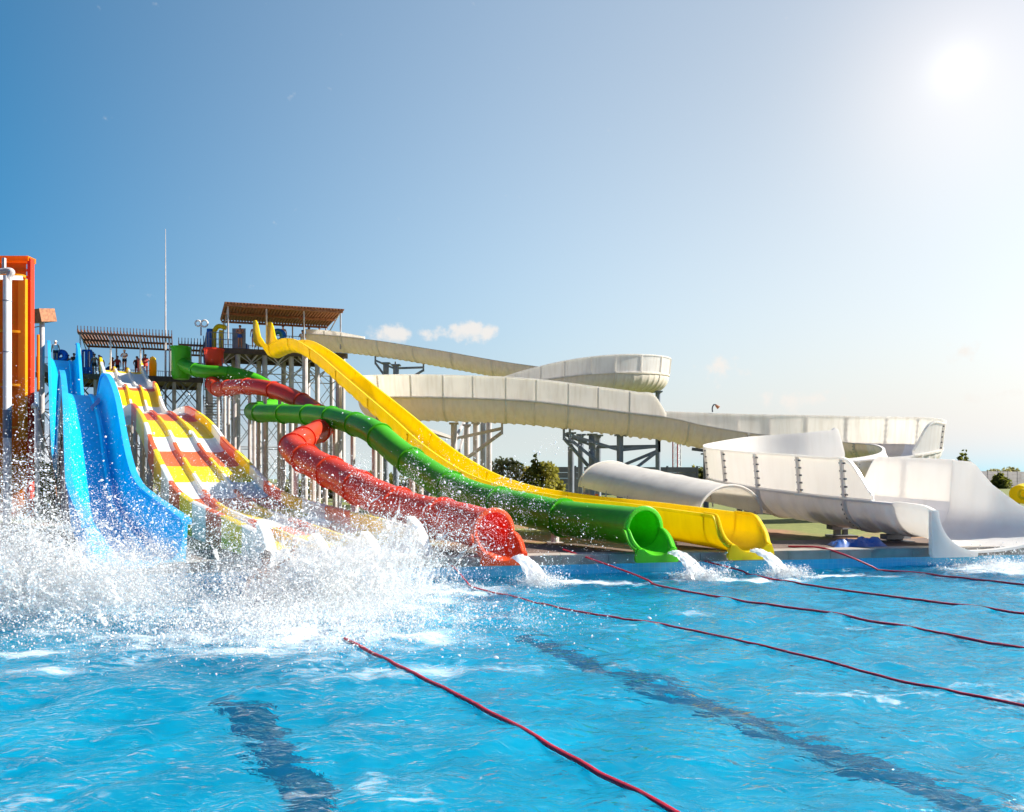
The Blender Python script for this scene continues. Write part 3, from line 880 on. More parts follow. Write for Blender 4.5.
# ---------------------------------------------------------------- blue slide with uphill hump
def blue_slide():
    tab = [(54.3, 10.75), (53.0, 10.65), (51, 9.9), (48.6, 8.0), (46, 5.9), (43, 3.9), (40.5, 2.5), (38.2, 2.1), (36, 2.6), (34, 3.6), (32.2, 4.8), (31, 5.28), (29.8, 5.4), (28, 5.12), (26.2, 4.5), (24.6, 3.7), (23.2, 2.62), (22, 1.8), (21, 1.3), (19.8, 0.98), (17.8, 0.75), (15.5, 0.58), (13.2, 0.44)]
    Pt = plan_path(-6.85, 13.2, -0.658, tab)
    C, S = resample(catmull(Pt, 16), 0.12)
    T, L, U = frames(C)
    root = thing('uphill_water_slide', 'blue steep slide with a high hump and tall light blue rims', 'water slide', (-6.95, 13.2, DECK))
    n = len(C); Ltot = S[-1]; dz = np.array([0, 0, 1.0])
    rings = []; hs = []; hws = []
    for i in range(n):
        d = C[i, 1]
        h = np.interp(d, [13, 15, 18, 21, 23, 25, 28, 31, 33, 48, 52, 54.3], [0.75, 0.8, 0.85, 0.9, 0.92, 0.95, 0.92, 0.9, 0.9, 0.95, 1.3, 1.4])
        hs.append(h); hw = float(np.interp(d, [13, 16, 20, 24, 30, 36, 45, 54], [0.74, 0.76, 0.76, 0.71, 0.68, 0.72, 0.8, 0.84])); hws.append(hw)
        pr = [(-hw - 0.03, h), (-hw, h * 0.5), (-hw + 0.04, 0.2), (-hw + 0.16, 0.05), (-hw + 0.30, 0), (-hw + 0.34, 0), (-hw + 0.38, 0.07), (-hw + 0.46, 0.07), (-hw + 0.52, 0), (0.1, 0), (hw - 0.34, 0), (hw - 0.16, 0.05), (hw - 0.04, 0.2), (hw, h * 0.5), (hw + 0.03, h),
              (hw + 0.10, h - 0.02), (hw + 0.08, h * 0.5), (hw + 0.06, -0.1), (-hw - 0.06, -0.1), (-hw - 0.08, h * 0.5), (-hw - 0.10, h - 0.02)]
        V2 = U[i] * 0.6 + dz * 0.4
        V2 = V2 / np.linalg.norm(V2)
        rings.append(place(np.array(pr), C[i], L[i], V2))
    a = int(np.argmin(abs(C[:, 1] - 35.5)))
    mb = MB(); loft(mb, rings[:a + 1]); mb.build('upper_chute', M['blue'], root, smooth=45)
    mb = MB(); loft(mb, rings[a:]); mb.build('lower_chute', M['blue'], root, smooth=45)
    for sgn in (-1, 1):
        for lo, hi in ((0, a), (a, n - 1)):
            mb = MB(); rr = []
            for i in range(lo, hi + 1):
                V2 = U[i] * 0.6 + dz * 0.4; V2 /= np.linalg.norm(V2)
                h = hs[i]; hw = hws[i]
                pr = np.array([(hw - 0.02, h - 0.04), (hw - 0.02, h + 0.035), (hw + 0.16, h + 0.035), (hw + 0.16, h - 0.08)]) * np.array([sgn, 1])
                rr.append(place(pr, C[i], L[i], V2))
            loft(mb, rr); mb.build('rim', M['blue_rim'], root)
    # skirts that close the sides of the hump
    for sgn in (-1, 1):
        mb = MB(); rr = []
        for i in range(a, int(np.argmin(abs(C[:, 1] - 19.5)))):
            e = C[i] + L[i] * sgn * (hws[i] + 0.05)
            q = e - dz * 0.12
            bot = max(GROUND + 0.05, min(q[2] - 0.05, C[i, 2] - 1.6))
            rr.append(np.array([[q[0], q[1], q[2]], [q[0], q[1], bot], [q[0] - L[i][0] * 0.05 * sgn, q[1] - L[i][1] * 0.05 * sgn, bot], [q[0] - L[i][0] * 0.05 * sgn, q[1] - L[i][1] * 0.05 * sgn, q[2]]]))
        loft(mb, rr); mb.build('side_panel', M['steel_dark'], root)
    # pink emblem printed on the lane
    mb = MB(); i = int(np.argmin(abs(C[:, 1] - 26.6))); vs = []; fs = []
    for k in range(9):
        f = k / 8; sdist = (f - 0.5) * 2.2; j = int(np.clip(i + sdist / 0.12, 0, n - 1))
        u_ = -0.40 + 0.30 * f - 0.05 * math.sin(f * 6); wv = 0.085 * math.sin(math.pi * (0.12 + 0.8 * f))
        c = C[j] + U[j] * 0.10
        vs += [c + L[j] * (u_ - wv), c + L[j] * (u_ + wv)]
    for k in range(8): fs.append((2 * k, 2 * k + 1, 2 * k + 3, 2 * k + 2))
    mb.add(vs, fs); mb.build('pink_emblem', M['pink'], root, smooth=0)
    for d in (49, 45, 41, 32, 29, 26.5, 24.3):
        j = int(np.argmin(abs(C[:, 1] - d)))
        mb = MB()
        for sgn in (-1, 1):
            q = C[j] + L[j] * sgn * 0.62
            mb.tube([(q[0], q[1], GROUND), (q[0], q[1], q[2] - 0.12)], 0.11, 8)
        aq = C[j] - L[j] * 0.62; bq = C[j] + L[j] * 0.62
        mb.bar((aq[0], aq[1], GROUND + 0.3), (bq[0], bq[1], bq[2] - 0.4), 0.07)
        mb.build('support_frame', M['steel'], root)
    return C


BC = blue_slide()


# ---------------------------------------------------------------- big white raft flume
def white_flume():
    # X, Y, Z of the flume's floor + R, wall heights left/right of travel
    R = 1.0
    ctrl = [(-15.6, 56.2, 13.05, .35, .35), (-13.6, 55.8, 12.85, .35, .35), (-10, 54.8, 12.3, .12, .12), (-5.2, 53.3, 11.3, .12, .12), (0.3, 52.2, 10.15, .12, .12), (4, 51.9, 9.6, .5, .1), (7.2, 51.2, 9.15, 1.1, .1), (9.0, 49.4, 8.9, 1.1, .1), (9.2, 47.2, 8.7, 1.1, .1), (7.7, 45.2, 8.5, 1.1, .1), (4.8, 44.2, 8.25, 1.05, .1), (1.2, 43.8, 7.75, .8, .2), (-2, 43.4, 7.2, .35, .8), (-4.9, 42.6, 6.75, .1, 1.15), (-6.9, 41.0, 6.5, .1, 1.15), (-7.2, 38.8, 6.25, .1, 1.15), (-5.6, 37.0, 6.05, .1, 1.12), (-2.5, 36.3, 5.92, .1, 1.1), (1.1, 36.1, 5.72, .1, 1.1), (3.8, 36.1, 5.4, .1, 1.08),
            (6.1, 36.1, 5.12, .3, 1.05), (6.9, 36.1, 5.03, .4, 1.0), (7.6, 36.1, 4.95, .5, .1), (9.2, 36.1, 4.6, .8, .08), (12, 36.0, 4.15, 1.15, .08), (14.5, 35.5, 3.9, 1.3, .1), (16.5, 33.9, 3.65, 1.3, .1), (17.1, 31.6, 3.45, 1.2, .1), (16.3, 29.4, 3.12, 1.1, .1), (15.2, 28.5, 2.92, 1.0, .1), (14.6, 28.15, 2.85, .1, .1), (13.65, 27.75, 2.77, .1, .1), (13.4, 27.66, 2.75, .1, 1.16), (13.1, 27.55, 2.72, .1, 1.18), (12.0, 27.2, 2.62, .1, 1.18), (9.7, 26.7, 2.4, .1, 1.2), (8.1, 25.4, 2.15, .1, 1.1), (7.65, 23.5, 1.93, .1, 1.05), (8.1, 21.6, 1.72, .1, 1.05), (8.85, 19.9, 1.57, .1, 1.05), (9.0, 19.55, 1.54, .9, 1.04), (9.25, 19.0, 1.5, 1.06, 1.03), (9.47, 18.5, 1.47, 1.07, 1.0), (9.8, 17.8, 1.43, 1.06, .04), (9.97, 17.45, 1.41, 1.05, .04)]
    A = np.array(ctrl); A[:, 2] -= R
    B = catmull(A, 14); B, S = resample(B, 0.07)
    C = B[:, :3]; hl = np.clip(B[:, 3], 0.04, None); hr = np.clip(B[:, 4], 0.04, None)
    T = np.gradient(C, axis=0); T /= np.linalg.norm(T, axis=1)[:, None]
    L = np.cross(T, [0, 0, 1.0]); L /= np.linalg.norm(L, axis=1)[:, None]
    U = np.tile(np.array([0, 0, 1.0]), (len(C), 1))
    root = thing('raft_flume', 'huge white winding raft flume on steel trestles, ending in a wide scoop', 'water slide', (10.3, 16.6, DECK))
    n = len(C)
    SQ = lambda s_: float(np.interp(s_ / S[-1], [0, 0.70, 0.80, 1], [1, 1, 0.78, 0.78]))
    rings = []
    for i in range(n):
        s = S[i]
        ph = (s % 0.49) / 0.49
        bump = 0.065 if ph < 0.3 else (0.0 if s > 60 else 0.035 * ph)
        pr = u_prof(R, 0.0, 0.0, 0.05, 20, bump, 90, 90, 0.06); f_ = SQ(s); pr[:, 1] = np.where(pr[:, 1] < R, R - (R - pr[:, 1]) * f_, pr[:, 1])
        rings.append(place(pr, C[i], L[i], U[i]))
    # the scoop is cleaner white than the rest
    cut = [0, int(n * 0.21), int(n * 0.42), int(n * 0.60), int(n * 0.78), n - 1]
    for a, b in zip(cut[:-1], cut[1:]):
        mb = MB(); loft(mb, rings[a:b + 1])
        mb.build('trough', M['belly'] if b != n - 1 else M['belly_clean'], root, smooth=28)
    # side walls with vertical flanges
    for side, hh in ((-1, hl), (1, hr)):
        i = 0
        while i < n:
            if hh[i] > 0.16:
                j = i
                while j + 1 < n and hh[j + 1] > 0.16: j += 1
                if j - i > 6:
                    mb = MB(); rr = []
                    for q in range(i, j + 1):
                        u0 = R * side; w = 0.05 * side; h = hh[q]; lean = 0.10 * h * side
                        pr = np.array([(u0, R - 0.02), (u0 + lean * 0.5, R + h * 0.5), (u0 + lean, R + h), (u0 + lean + 2.2 * w, R + h), (u0 + lean + 2.2 * w, R + h - 0.06), (u0 + lean + w, R + h - 0.06), (u0 + w + lean * .5, R + h * 0.5), (u0 + w, R + 0.04), (u0 + 2.4 * w, R + 0.04), (u0 + 2.4 * w, R - 0.02)])
                        rr.append(place(pr, C[q], L[q], U[q]))
                    loft(mb, rr); wall = mb.build('side_wall', M['white'] if S[i] < S[-1] * 0.78 else M['white_clean'], root, smooth=40)
                    for q in range(i + 10, j - 6):
                        if int(S[q] / 1.5) != int(S[q - 1] / 1.5) and hh[q] > 0.3:
                            mb = MB(); h = hh[q]; lean = 0.10 * h * side
                            pr = np.array([(R * side + 0.045 * side, R + 0.02), (R * side + lean + 0.045 * side, R + h - 0.06), (R * side + lean + 0.13 * side, R + h - 0.06), (R * side + 0.13 * side, R + 0.02)])
                            loft(mb, [place(pr, C[q] - T[q] * 0.035, L[q], U[q]), place(pr, C[q] + T[q] * 0.035, L[q], U[q])])
                            # bolts on the flange of the nearest turn
                            if S[q] > S[-1] * 0.74:
                                for zz in np.linspace(0.1, h - 0.15, 5):
                                    lo = lean * zz / max(h, .1)
                                    for o2 in (-0.06, 0.06):
                                        mb.box(C[q] + L[q] * (R * side + lo + 0.075 * side) + np.array([0, 0, R + zz]) + T[q] * o2, (0.05, 0.06, 0.04), (T[q], L[q], U[q]), 1)
                            sub(mb, 'flange', [M['white_clean'], M['steel_dark']], wall, root)
                i = j + 1
            else:
                i += 1
    # belly flanges with bolts
    for q in range(8, n - 4):
        if int(S[q] / 3.0) != int(S[q - 1] / 3.0):
            mb = MB(); a = np.radians(np.linspace(-88, 88, 22))
            ro, ri = (R + 0.10 if S[q] < S[-1] * 0.7 else R + 0.15), R + 0.04
            pr = np.concatenate([np.stack([ri * np.sin(a), R - ri * np.cos(a)], 1), np.stack([ro * np.sin(a[::-1]), R - ro * np.cos(a[::-1])], 1)])
            pr[:, 1] = R - (R - pr[:, 1]) * SQ(S[q])
            loft(mb, [place(pr, C[q] - T[q] * 0.035, L[q], U[q]), place(pr, C[q] + T[q] * 0.035, L[q], U[q])])
            if S[q] > S[-1] * 0.7:
                for x in a[1:-1:1]:
                    mb.box(C[q] + L[q] * ((R + 0.12) * math.sin(x)) + U[q] * (R - (R + 0.12) * math.cos(x) * SQ(S[q])) - T[q] * 0.05, (0.05, 0.045, 0.045), (T[q], L[q], U[q]), 1)
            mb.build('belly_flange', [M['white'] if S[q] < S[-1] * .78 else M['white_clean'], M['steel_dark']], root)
    # outlet scoop: the trough turns square to the pool edge, its near wall rolls over, its floor fans out
    t = T[-1].copy(); t[2] = 0; t /= np.linalg.norm(t); l = L[-1]; z = np.array([0, 0, 1.0]); p0 = C[-1]
    rings = []; K = 16
    for k in range(K + 1):
        q = k / K; sm = q * q * (3 - 2 * q)
        l2 = l * (1 - 0.85 * sm) + (-EDGE_DIR) * -0.85 * sm * (1 if np.dot(l, EDGE_DIR) > 0 else -1); l2 /= np.linalg.norm(l2)
        p = p0 + t * (1.25 * q) - z * (0.06 * sm)
        sg = -1.0  # the viewer's side of this leg is its right-hand side
        hr_ = R + 0.03 - 0.10 * max(0, (q - .7) / .3) ** 2
        far_h = float(np.interp(q, [0, .28, .72, 1], [R + 1.04, R + 1.0, 0.95, 0.7]))
        far_w = float(np.interp(q, [0, .5, 1], [0.0, 0.35, 1.5]))
        a = np.radians(np.linspace(-90, 0, 12)); a2 = np.radians(np.linspace(0, 90, 14))[1:]
        lower = min(far_h, R)
        ins = [(-(R + far_w) - 0.10 * max(0, far_h - R), far_h)] + [((R + far_w) * math.sin(x), (1 - math.cos(x)) * lower) for x in a] + [(R * (1 + .05 * sm) * math.sin(x), (1 - math.cos(x)) * hr_) for x in a2]
        o_ = 0.22 * R * (1 - sm); ins = [(x_, o_ + y_ * (R - o_) / R if y_ < R else y_) for x_, y_ in ins]
        e = ins[-1]
        out_ = [(e[0] + 0.10, e[1] + 0.0), (e[0] + 0.12, e[1] - 0.07)] + [(x * 1.05, y - 0.055) for x, y in ins[::-1][1:]]
        rings.append(place(np.array(ins + out_), p, l2, z))
    mb = MB(); loft(mb, rings)
    mb.build('outlet_scoop', M['white_clean'], root, smooth=60)
    # flat end plate under the rolled wall
    pe = p + t * 0.0; a2 = np.radians(np.linspace(0, 90, 18))
    rin = [(R * 1.05 * math.sin(x), (1 - math.cos(x)) * hr_) for x in a2]
    zb = 0.22 - pe[2]; wv = R * 1.05 + 0.16
    n3 = np.cross(l2, z); n3 = n3 if n3[1] < 0 else -n3
    rout = []
    for (u_, v_), x in zip(rin, a2):
        f = x / (math.pi / 2)
        if f < 0.55: rout.append((wv * f / 0.55, zb))
        else: rout.append((wv, zb + (hr_ - zb) * (f - 0.55) / 0.45))
    mb = MB(); rr = []
    for (u_, v_), (u2, v2) in zip(rin, rout):
        A_i = pe + l2 * u_ + z * v_; B_i = pe + l2 * u2 + z * v2
        rr.append(np.array([A_i + n3 * 0.07, B_i + n3 * 0.05, B_i - n3 * 0.05, A_i - n3 * 0.05]))
    loft(mb, rr); mb.build('end_plate', M['white_clean'], root, smooth=40)
    # trestles
    def trestle(cx, cy, ztop, cols, arms, mat, r=0.2):
        frame = MB()
        for (ax, ay, az, bx, by, bz) in arms:
            frame.bar((ax, ay, az), (bx, by, bz), 0.11, 0.15)
        tr = frame.build('trestle', mat, root)
        for (x, y, zt) in cols:
            m2 = MB(); m2.tube([(x, y, GROUND), (x, y, zt)], r, 12); m2.box((x, y, zt), (r * 3, r * 3, 0.08)); m2.box((x, y, GROUND + .03), (r * 4, r * 4, 0.06))
            sub(m2, 'column', mat, tr, root)
        return tr

    def arms_for(hub, zt, ends):
        out = []
        for e in ends:
            out += [(hub[0], hub[1], zt - 0.9, e[0], e[1], e[2] - 0.35), (hub[0], hub[1], zt - 2.4, e[0], e[1], e[2] - 0.55), (e[0], e[1], e[2] - 0.65, e[0], e[1], e[2] - 0.02)]
        return out
    zf = lambda X: float(np.interp(X, [-7, -2.5, 1.1, 3.8, 7.6, 9.2, 12], [6.1, 5.92, 5.72, 5.4, 4.95, 4.6, 4.15])) - R
    # under the left turn
    def col(px, d, zt): q = P(px, 0, d); return (q[0], d, zt)
    hub = col(455, 38.5, 0)
    trestle(0, 0, 0, [col(454, 37.0, 4.8), col(467, 39.5, 4.9), col(476, 38, 4.9), col(489, 40, 7.0), col(483, 43, 7.0)], arms_for(hub, 5.0, [(-4.8, 37.0, 5.0), (-0.5, 36.3, 4.85), (-2.6, 43.2, 6.2), (-6.9, 39.5, 5.3)]), M['steel'], 0.16)
    hub = col(597, 37.2, 0)
    trestle(0, 0, 0, [col(571, 38.5, 4.4), col(581, 40, 4.4), col(592, 36.5, 4.2), col(598, 39, 4.3), col(620, 36.2, 4.15), col(658, 46.8, 7.6)], arms_for(hub, 4.5, [(2.6, 36.1, 4.55), (7.4, 36.2, 3.95)]) + arms_for(col(620, 36.2, 0), 4.3, [(7.4, 36.2, 3.95), (2.9, 36.1, 4.5)]), M['steel_blue'], 0.17)
    hub = col(394, 54.5, 0)
    trestle(0, 0, 0, [col(386, 54.6, 10.7), col(396, 53.6, 10.4)], arms_for(hub, 11.2, [(-10.4, 54.8, 11.3), (-6.6, 53.7, 10.6), (-9.0, 55.6, 11.0)]), M['steel_blue'], 0.22)
    trestle(0, 0, 0, [col(706, 35.8, 3.2)], [(9.0, 36, 3.45, 10.2, 36, 3.3)], M['steel_dark'], 0.14)
    for (x, y) in ((9.15, 20.0), (9.7, 18.2), (16.5, 29.5), (12, 27.2), (7.8, 24.3)):
        j = int(np.argmin((C[:, 0] - x) ** 2 + (C[:, 1] - y) ** 2 + (C[:, 2] > 3) * 100))
        mb = MB()
        zt = C[j, 2] + R * (1 - SQ(S[j])) - 0.04
        mb.box((x, y, GROUND + 0.03), (0.7, 0.5, 0.06)); mb.box((x - .12, y, (GROUND + zt) / 2), (0.14, 0.18, zt - GROUND)); mb.box((x + .14, y + .1, (GROUND + zt) / 2), (0.12, 0.14, zt - GROUND))
        mb.box((x, y, zt - 0.1), (0.9, 0.2, 0.12), (L[j], T[j], U[j]))
        mb.build('foot_bracket', M['steel_dark'], root)
    return C, S


WC, WS = white_flume()


# ---------------------------------------------------------------- arched shell beside the flume
def arched_shell():
    q0 = np.array([5.63, 18.5, 0]); q1 = np.array([3.05, 22.3, 0]); zf0, zf1 = 1.04, 1.74
    root = thing('arched_cover', 'milky arched cover shell standing low beside the yellow chute', 'slide cover', (q0[0], q0[1], GROUND))
    ax = (q1 - q0) / np.linalg.norm(q1 - q0); lat = np.array([-ax[1], ax[0], 0]) * -1
    mb = MB(); rings = []
    for k in range(25):
        t = k / 24; c = q0 + (q1 - q0) * t; zf = zf0 + (zf1 - zf0) * t
        a = np.radians(np.linspace(-90, 90, 22)); ww = 1.2; rise = 0.72
        rib = 0.015 if k % 5 == 0 else 0
        inn = [c + lat * (ww * math.sin(x)) + np.array([0, 0, zf + rise * math.cos(x)]) for x in a]
        out = [c + lat * ((ww + .04 + rib) * math.sin(x)) + np.array([0, 0, zf + (rise + .04 + rib) * math.cos(x)]) for x in a[::-1]]
        rings.append(np.array(inn + out))
    loft(mb, rings); mb.build('shell', M['cover'], root, smooth=40)
    for t in (0.0, 0.36, 0.55, 0.74, 1.0):
        mb = MB(); c = q0 + (q1 - q0) * t; zf = zf0 + (zf1 - zf0) * t
        a = np.radians(np.linspace(-90, 90, 22))
        pts = [c + lat * (1.255 * math.sin(x)) + np.array([0, 0, zf + 0.775 * math.cos(x)]) for x in a]
        if t in (0.0, 1.0): mb.tube(pts, 0.03, 8)
        else: mb.tube([p - np.array([0, 0, 0.115]) * 1 - lat * 0.0 for p in pts], 0.022, 6)
        mb.build('hoop', M['cover'] if t in (0, 1.0) else M['steel'], root)
    for t in (0.04, 0.5, 0.96):
        for s in (-1, 1):
            c = q0 + (q1 - q0) * t + lat * (1.22 * s); zf = zf0 + (zf1 - zf0) * t
            mb = MB(); mb.tube([(c[0], c[1], GROUND), (c[0], c[1], zf + 0.04)], 0.04, 8); mb.build('leg', M['steel'], root)
    for px in (2.35, 2.62):
        mb = MB(); mb.box((px, 22.3, (GROUND + 1.5) / 2), (0.1, 0.1, 1.5 - GROUND)); mb.build('brace_post', M['orange'], root)


arched_shell()


# ---------------------------------------------------------------- towers
AX = np.array([0.963, 0.27, 0]); BX = np.array([-0.42, 0.907, 0]); ZX = np.array([0, 0, 1.0])


def tower(name, label, org, z, wid, dep, roof, ncol, colr, mats, stair=None, roof_thk=True, extra_roof=None, dark=False):
    """org = front corner of the deck on the viewer's left"""
    o = np.array([org[0], org[1], 0.0])
    root = thing(name, label, 'slide tower', (o[0], o[1], GROUND))
    pt = lambda a, b, zz: o + AX * a + BX * b + ZX * zz
    mb = MB()
    mb.box(pt(wid / 2, dep / 2, z - 0.10), (wid, dep, 0.12), (AX, BX, ZX))
    for a in np.arange(0.2, wid, 1.1): mb.box(pt(a, dep / 2, z - 0.28), (0.12, dep - 0.1, 0.22), (AX, BX, ZX))
    mb.box(pt(wid / 2, 0.05, z - 0.30), (wid, 0.12, 0.30), (AX, BX, ZX)); mb.box(pt(wid / 2, dep - 0.05, z - 0.30), (wid, 0.12, 0.30), (AX, BX, ZX))
    mb.build('deck', M['deckboard'], root, smooth=0)
    ca = np.linspace(0.3, wid - 0.3, ncol)
    for a in ca:
        for b in (0.35, dep - 0.35):
            mb = MB(); mb.tube([pt(a, b, GROUND), pt(a, b, z - 0.2)], colr, 12); mb.box(pt(a, b, GROUND + 0.04), (colr * 4, colr * 4, 0.08))
            mb.build('column', mats, root)
    mb = MB()
    levels = np.arange(GROUND + 1.2, z - 1.0, 2.8)
    for b in (0.35, dep - 0.35):
        mb = MB()
        for a0, a1 in zip(ca[:-1], ca[1:]):
            for q, z0 in enumerate(levels):
                mb.bar(pt(a0, b, z0), pt(a1, b, z0), 0.07)
                mb.bar(pt(a0, b, z0), pt(a1, b, min(z0 + 2.8, z - .4)), 0.05)
                mb.bar(pt(a1, b, z0), pt(a0, b, min(z0 + 2.8, z - .4)), 0.05)
        mb.build('bracing', M['steel_dark'] if dark else mats, root, smooth=0)
    for a in ca:
        mb = MB()
        for z0 in levels: mb.bar(pt(a, 0.35, z0), pt(a, dep - 0.35, z0), 0.07)
        mb.bar(pt(a, 0.35, z - 2.4), pt(a, 1.6, z - 0.3), 0.10)
        mb.build('cross_tie', M['steel_dark'] if dark else mats, root, smooth=0)
    mb = MB()
    for a0 in ca[:-1]:
        mb.bar(pt(a0, 0.35, z - 2.2), pt(a0 + 1.5, 0.35, z - 0.3), 0.10)
        mb.bar(pt(a0 + (ca[1] - ca[0]), 0.35, z - 2.2), pt(a0 + (ca[1] - ca[0]) - 1.5, 0.35, z - 0.3), 0.10)
    mb.build('knee_brace', M['steel_dark'] if dark else mats, root, smooth=0)
    # railing
    mb = MB()

    def rail(p, q, gap=None):
        for hh in (1.1, 0.6): mb.bar(p + ZX * hh, q + ZX * hh, 0.045)
        n = max(2, int(np.linalg.norm(q - p) / 0.16))
        for k in range(n + 1):
            c = p + (q - p) * k / n
            mb.bar(c, c + ZX * 1.1, 0.05 if k % 8 == 0 else 0.018)
    rail(pt(0.05, dep, z), pt(wid, dep, z)); rail(pt(0.05, 0.1, z), pt(0.05, dep, z)); rail(pt(wid - 0.05, 0.1, z), pt(wid - 0.05, dep, z))
    for a, b in roof.get('front', []): rail(pt(a, 0.1, z), pt(b, 0.1, z))
    mb.build('railing', M['steel_blue'], root, smooth=0)
    for (a0, a1, b0, b1, zr, spikes, mt) in roof['roofs']:
        mb = MB()
        n = int((a1 - a0) / 0.22)
        for k in range(n + 1):
            a = a0 + (a1 - a0) * k / n
            mb.box(pt(a, (b0 + b1) / 2, zr + 0.14), (0.12 if spikes == 0 else 0.07, b1 - b0 + 0.3, 0.10 if spikes == 0 else 0.26), (AX, BX, ZX))
            if spikes: mb.box(pt(a, b0 - 0.13, zr + 0.36), (0.05, 0.05, 0.35), (AX, BX, ZX))
        if spikes == 0:
            mb.box(pt((a0 + a1) / 2, (b0 + b1) / 2, zr + 0.20), (a1 - a0 + 0.2, b1 - b0 + 0.2, 0.03), (AX, BX, ZX))
        for b in np.linspace(b0, b1, 3): mb.box(pt((a0 + a1) / 2, b, zr), (a1 - a0, 0.10, 0.16), (AX, BX, ZX))
        rf = mb.build('pergola_roof', mt, root, smooth=0)
        for a in np.linspace(a0 + 0.15, a1 - 0.15, 4):
            for b in (b0 + 0.1, b1 - 0.1):
                mb = MB(); mb.bar(pt(a, b, z), pt(a, b, zr - 0.08), 0.09); sub(mb, 'roof_post', M['steel'], rf, root, 0)
        mb = MB()
        for a in (a0 + .15, a1 - .15):
            mb.bar(pt(a, b1 - .1, zr - 0.9), pt(a, b0 + 0.5, zr - 0.05), 0.06)
        sub(mb, 'roof_brace', M['steel'], rf, root, 0)
    if stair:
        mb = MB(); a0, b0, n, run, st = stair
        for fl in range(3):                       # open tread flights, each landing under the next
            for k in range(n):
                mb.box(pt(a0, b0 - run * (k + 1) + fl * 0.0, z - st * (k + 1) - fl * (n + 1) * st), (1.15, 0.27, 0.05), (AX, BX, ZX))
            for e in (-0.6, 0.6):
                zt_ = z - fl * (n + 1) * st
                mb.bar(pt(a0 + e, b0, zt_ - .1), pt(a0 + e, b0 - run * n, zt_ - st * n - .1), 0.06, 0.22)
                mb.bar(pt(a0 + e, b0, zt_ + .95), pt(a0 + e, b0 - run * n, zt_ - st * n + .95), 0.05)
            mb.box(pt(a0, b0 - run * n - 0.6, z - st * (n + 1) - fl * (n + 1) * st), (1.3, 1.2, 0.06), (AX, BX, ZX))
        mb.build('stair', M['steel_dark'], root, smooth=0)
    return root, pt


ZL, ZR = 9.95, 11.8
# tower for the blue, three lane and green slides
ltorg = P(39, 0, 54.0)
ltower, LT = tower('slide_tower', 'steel tower with dark slatted pergolas above the blue and three lane slides', (ltorg[0], 53.6), ZL, 11.6, 5.6,
                   {'roofs': [(2.8, 9.3, 0.0, 6.0, 12.95, 1, M['wood_dark']), (9.8, 12.3, 0.2, 5.2, 12.45, 1, M['wood_dark'])], 'front': [(0.1, 0.9), (10.4, 11.5)]}, 7, 0.14, M['steel'], None, dark=True)
rtorg = P(206, 0, 53.6)
rtower, RT = tower('slide_tower', 'taller steel tower with a flat brown roof where the yellow chute starts', (rtorg[0], 53.6), ZR, 10.3, 5.2,
                   {'roofs': [(1.3, 9.6, -1.6, 4.6, 14.62, 0, M['wood'])], 'front': [(0.2, 2.4), (4.6, 7.6)]}, 6, 0.19, M['steel'], (0.45, 1.0, 14, 0.26, 0.235))
# small stair pod left of the blue slide with its own roof panel
mb = MB(); q = P(42, 0, 51.0)
root = thing('roofed_post', 'single pale post carrying a small brown roof panel next to the orange slide', 'post', (q[0], 51.0, GROUND))
mb.tube([(q[0], 51, GROUND), (q[0], 51, P(0, 312, 51)[2])], 0.16, 12); mb.build('post', M['steel'], root)
mb = MB(); a = P(33, 316, 50.6); b = P(48.5, 316, 51.6); mb.bar(a, b, 1.6, 0.9); mb.build('roof_panel', M['wood'], root, 0)
mb = MB(); mb.bar(P(33, 352, 51), P(33, 352, 54), 0.1); mb.bar(P(41, 326, 51), P(31, 328, 51), 0.06); mb.build('arm', M['steel'], root, 0)


# ---------------------------------------------------------------- lightning mast, radio mast
q = P(165.5, 0, 56.5)
mb = MB(); mb.tube([(q[0], q[1], GROUND), (q[0], q[1], 12), (q[0], q[1], 16.5), (q[0], q[1], P(0, 229, 56.5)[2])], [0.09, 0.075, 0.05, 0.02], 8)
tag(origin_to(mb.build('lightning_mast', M['steel']), (q[0], q[1], GROUND)), 'very thin tall grey pole rising above the dark pergola', 'mast')

root = thing('radio_mast', 'distant red and white lattice mast beyond the arched cover', 'mast', tuple(P(677, 0, 120)[:2]) + (GROUND,))
c = P(677, 0, 120); zt = 8.2
for a_ in range(3):
    an = a_ * 2.094 + 0.4; ox, oy = 0.75 * math.cos(an), 0.75 * math.sin(an)
    mb = MB(); mb.tube([(c[0] + ox, c[1] + oy, GROUND), (c[0] + ox, c[1] + oy, zt + 2.5)], 0.10, 6); mb.build('leg', M['mast_red'] if a_ else M['pipe_white'], root)
mb = MB()
for k in range(9):
    z0 = GROUND + 0.5 + k * 1.05
    pts = [(c[0] + .75 * math.cos(i * 2.094 + .4), c[1] + .75 * math.sin(i * 2.094 + .4)) for i in range(3)]
    for i in range(3):
        j = (i + 1) % 3
        mb.bar((*pts[i], z0), (*pts[j], z0), 0.05); mb.bar((*pts[i], z0), (*pts[j], z0 + 1.05), 0.05)
mb.build('lattice', M['pipe_white'], root, 0)


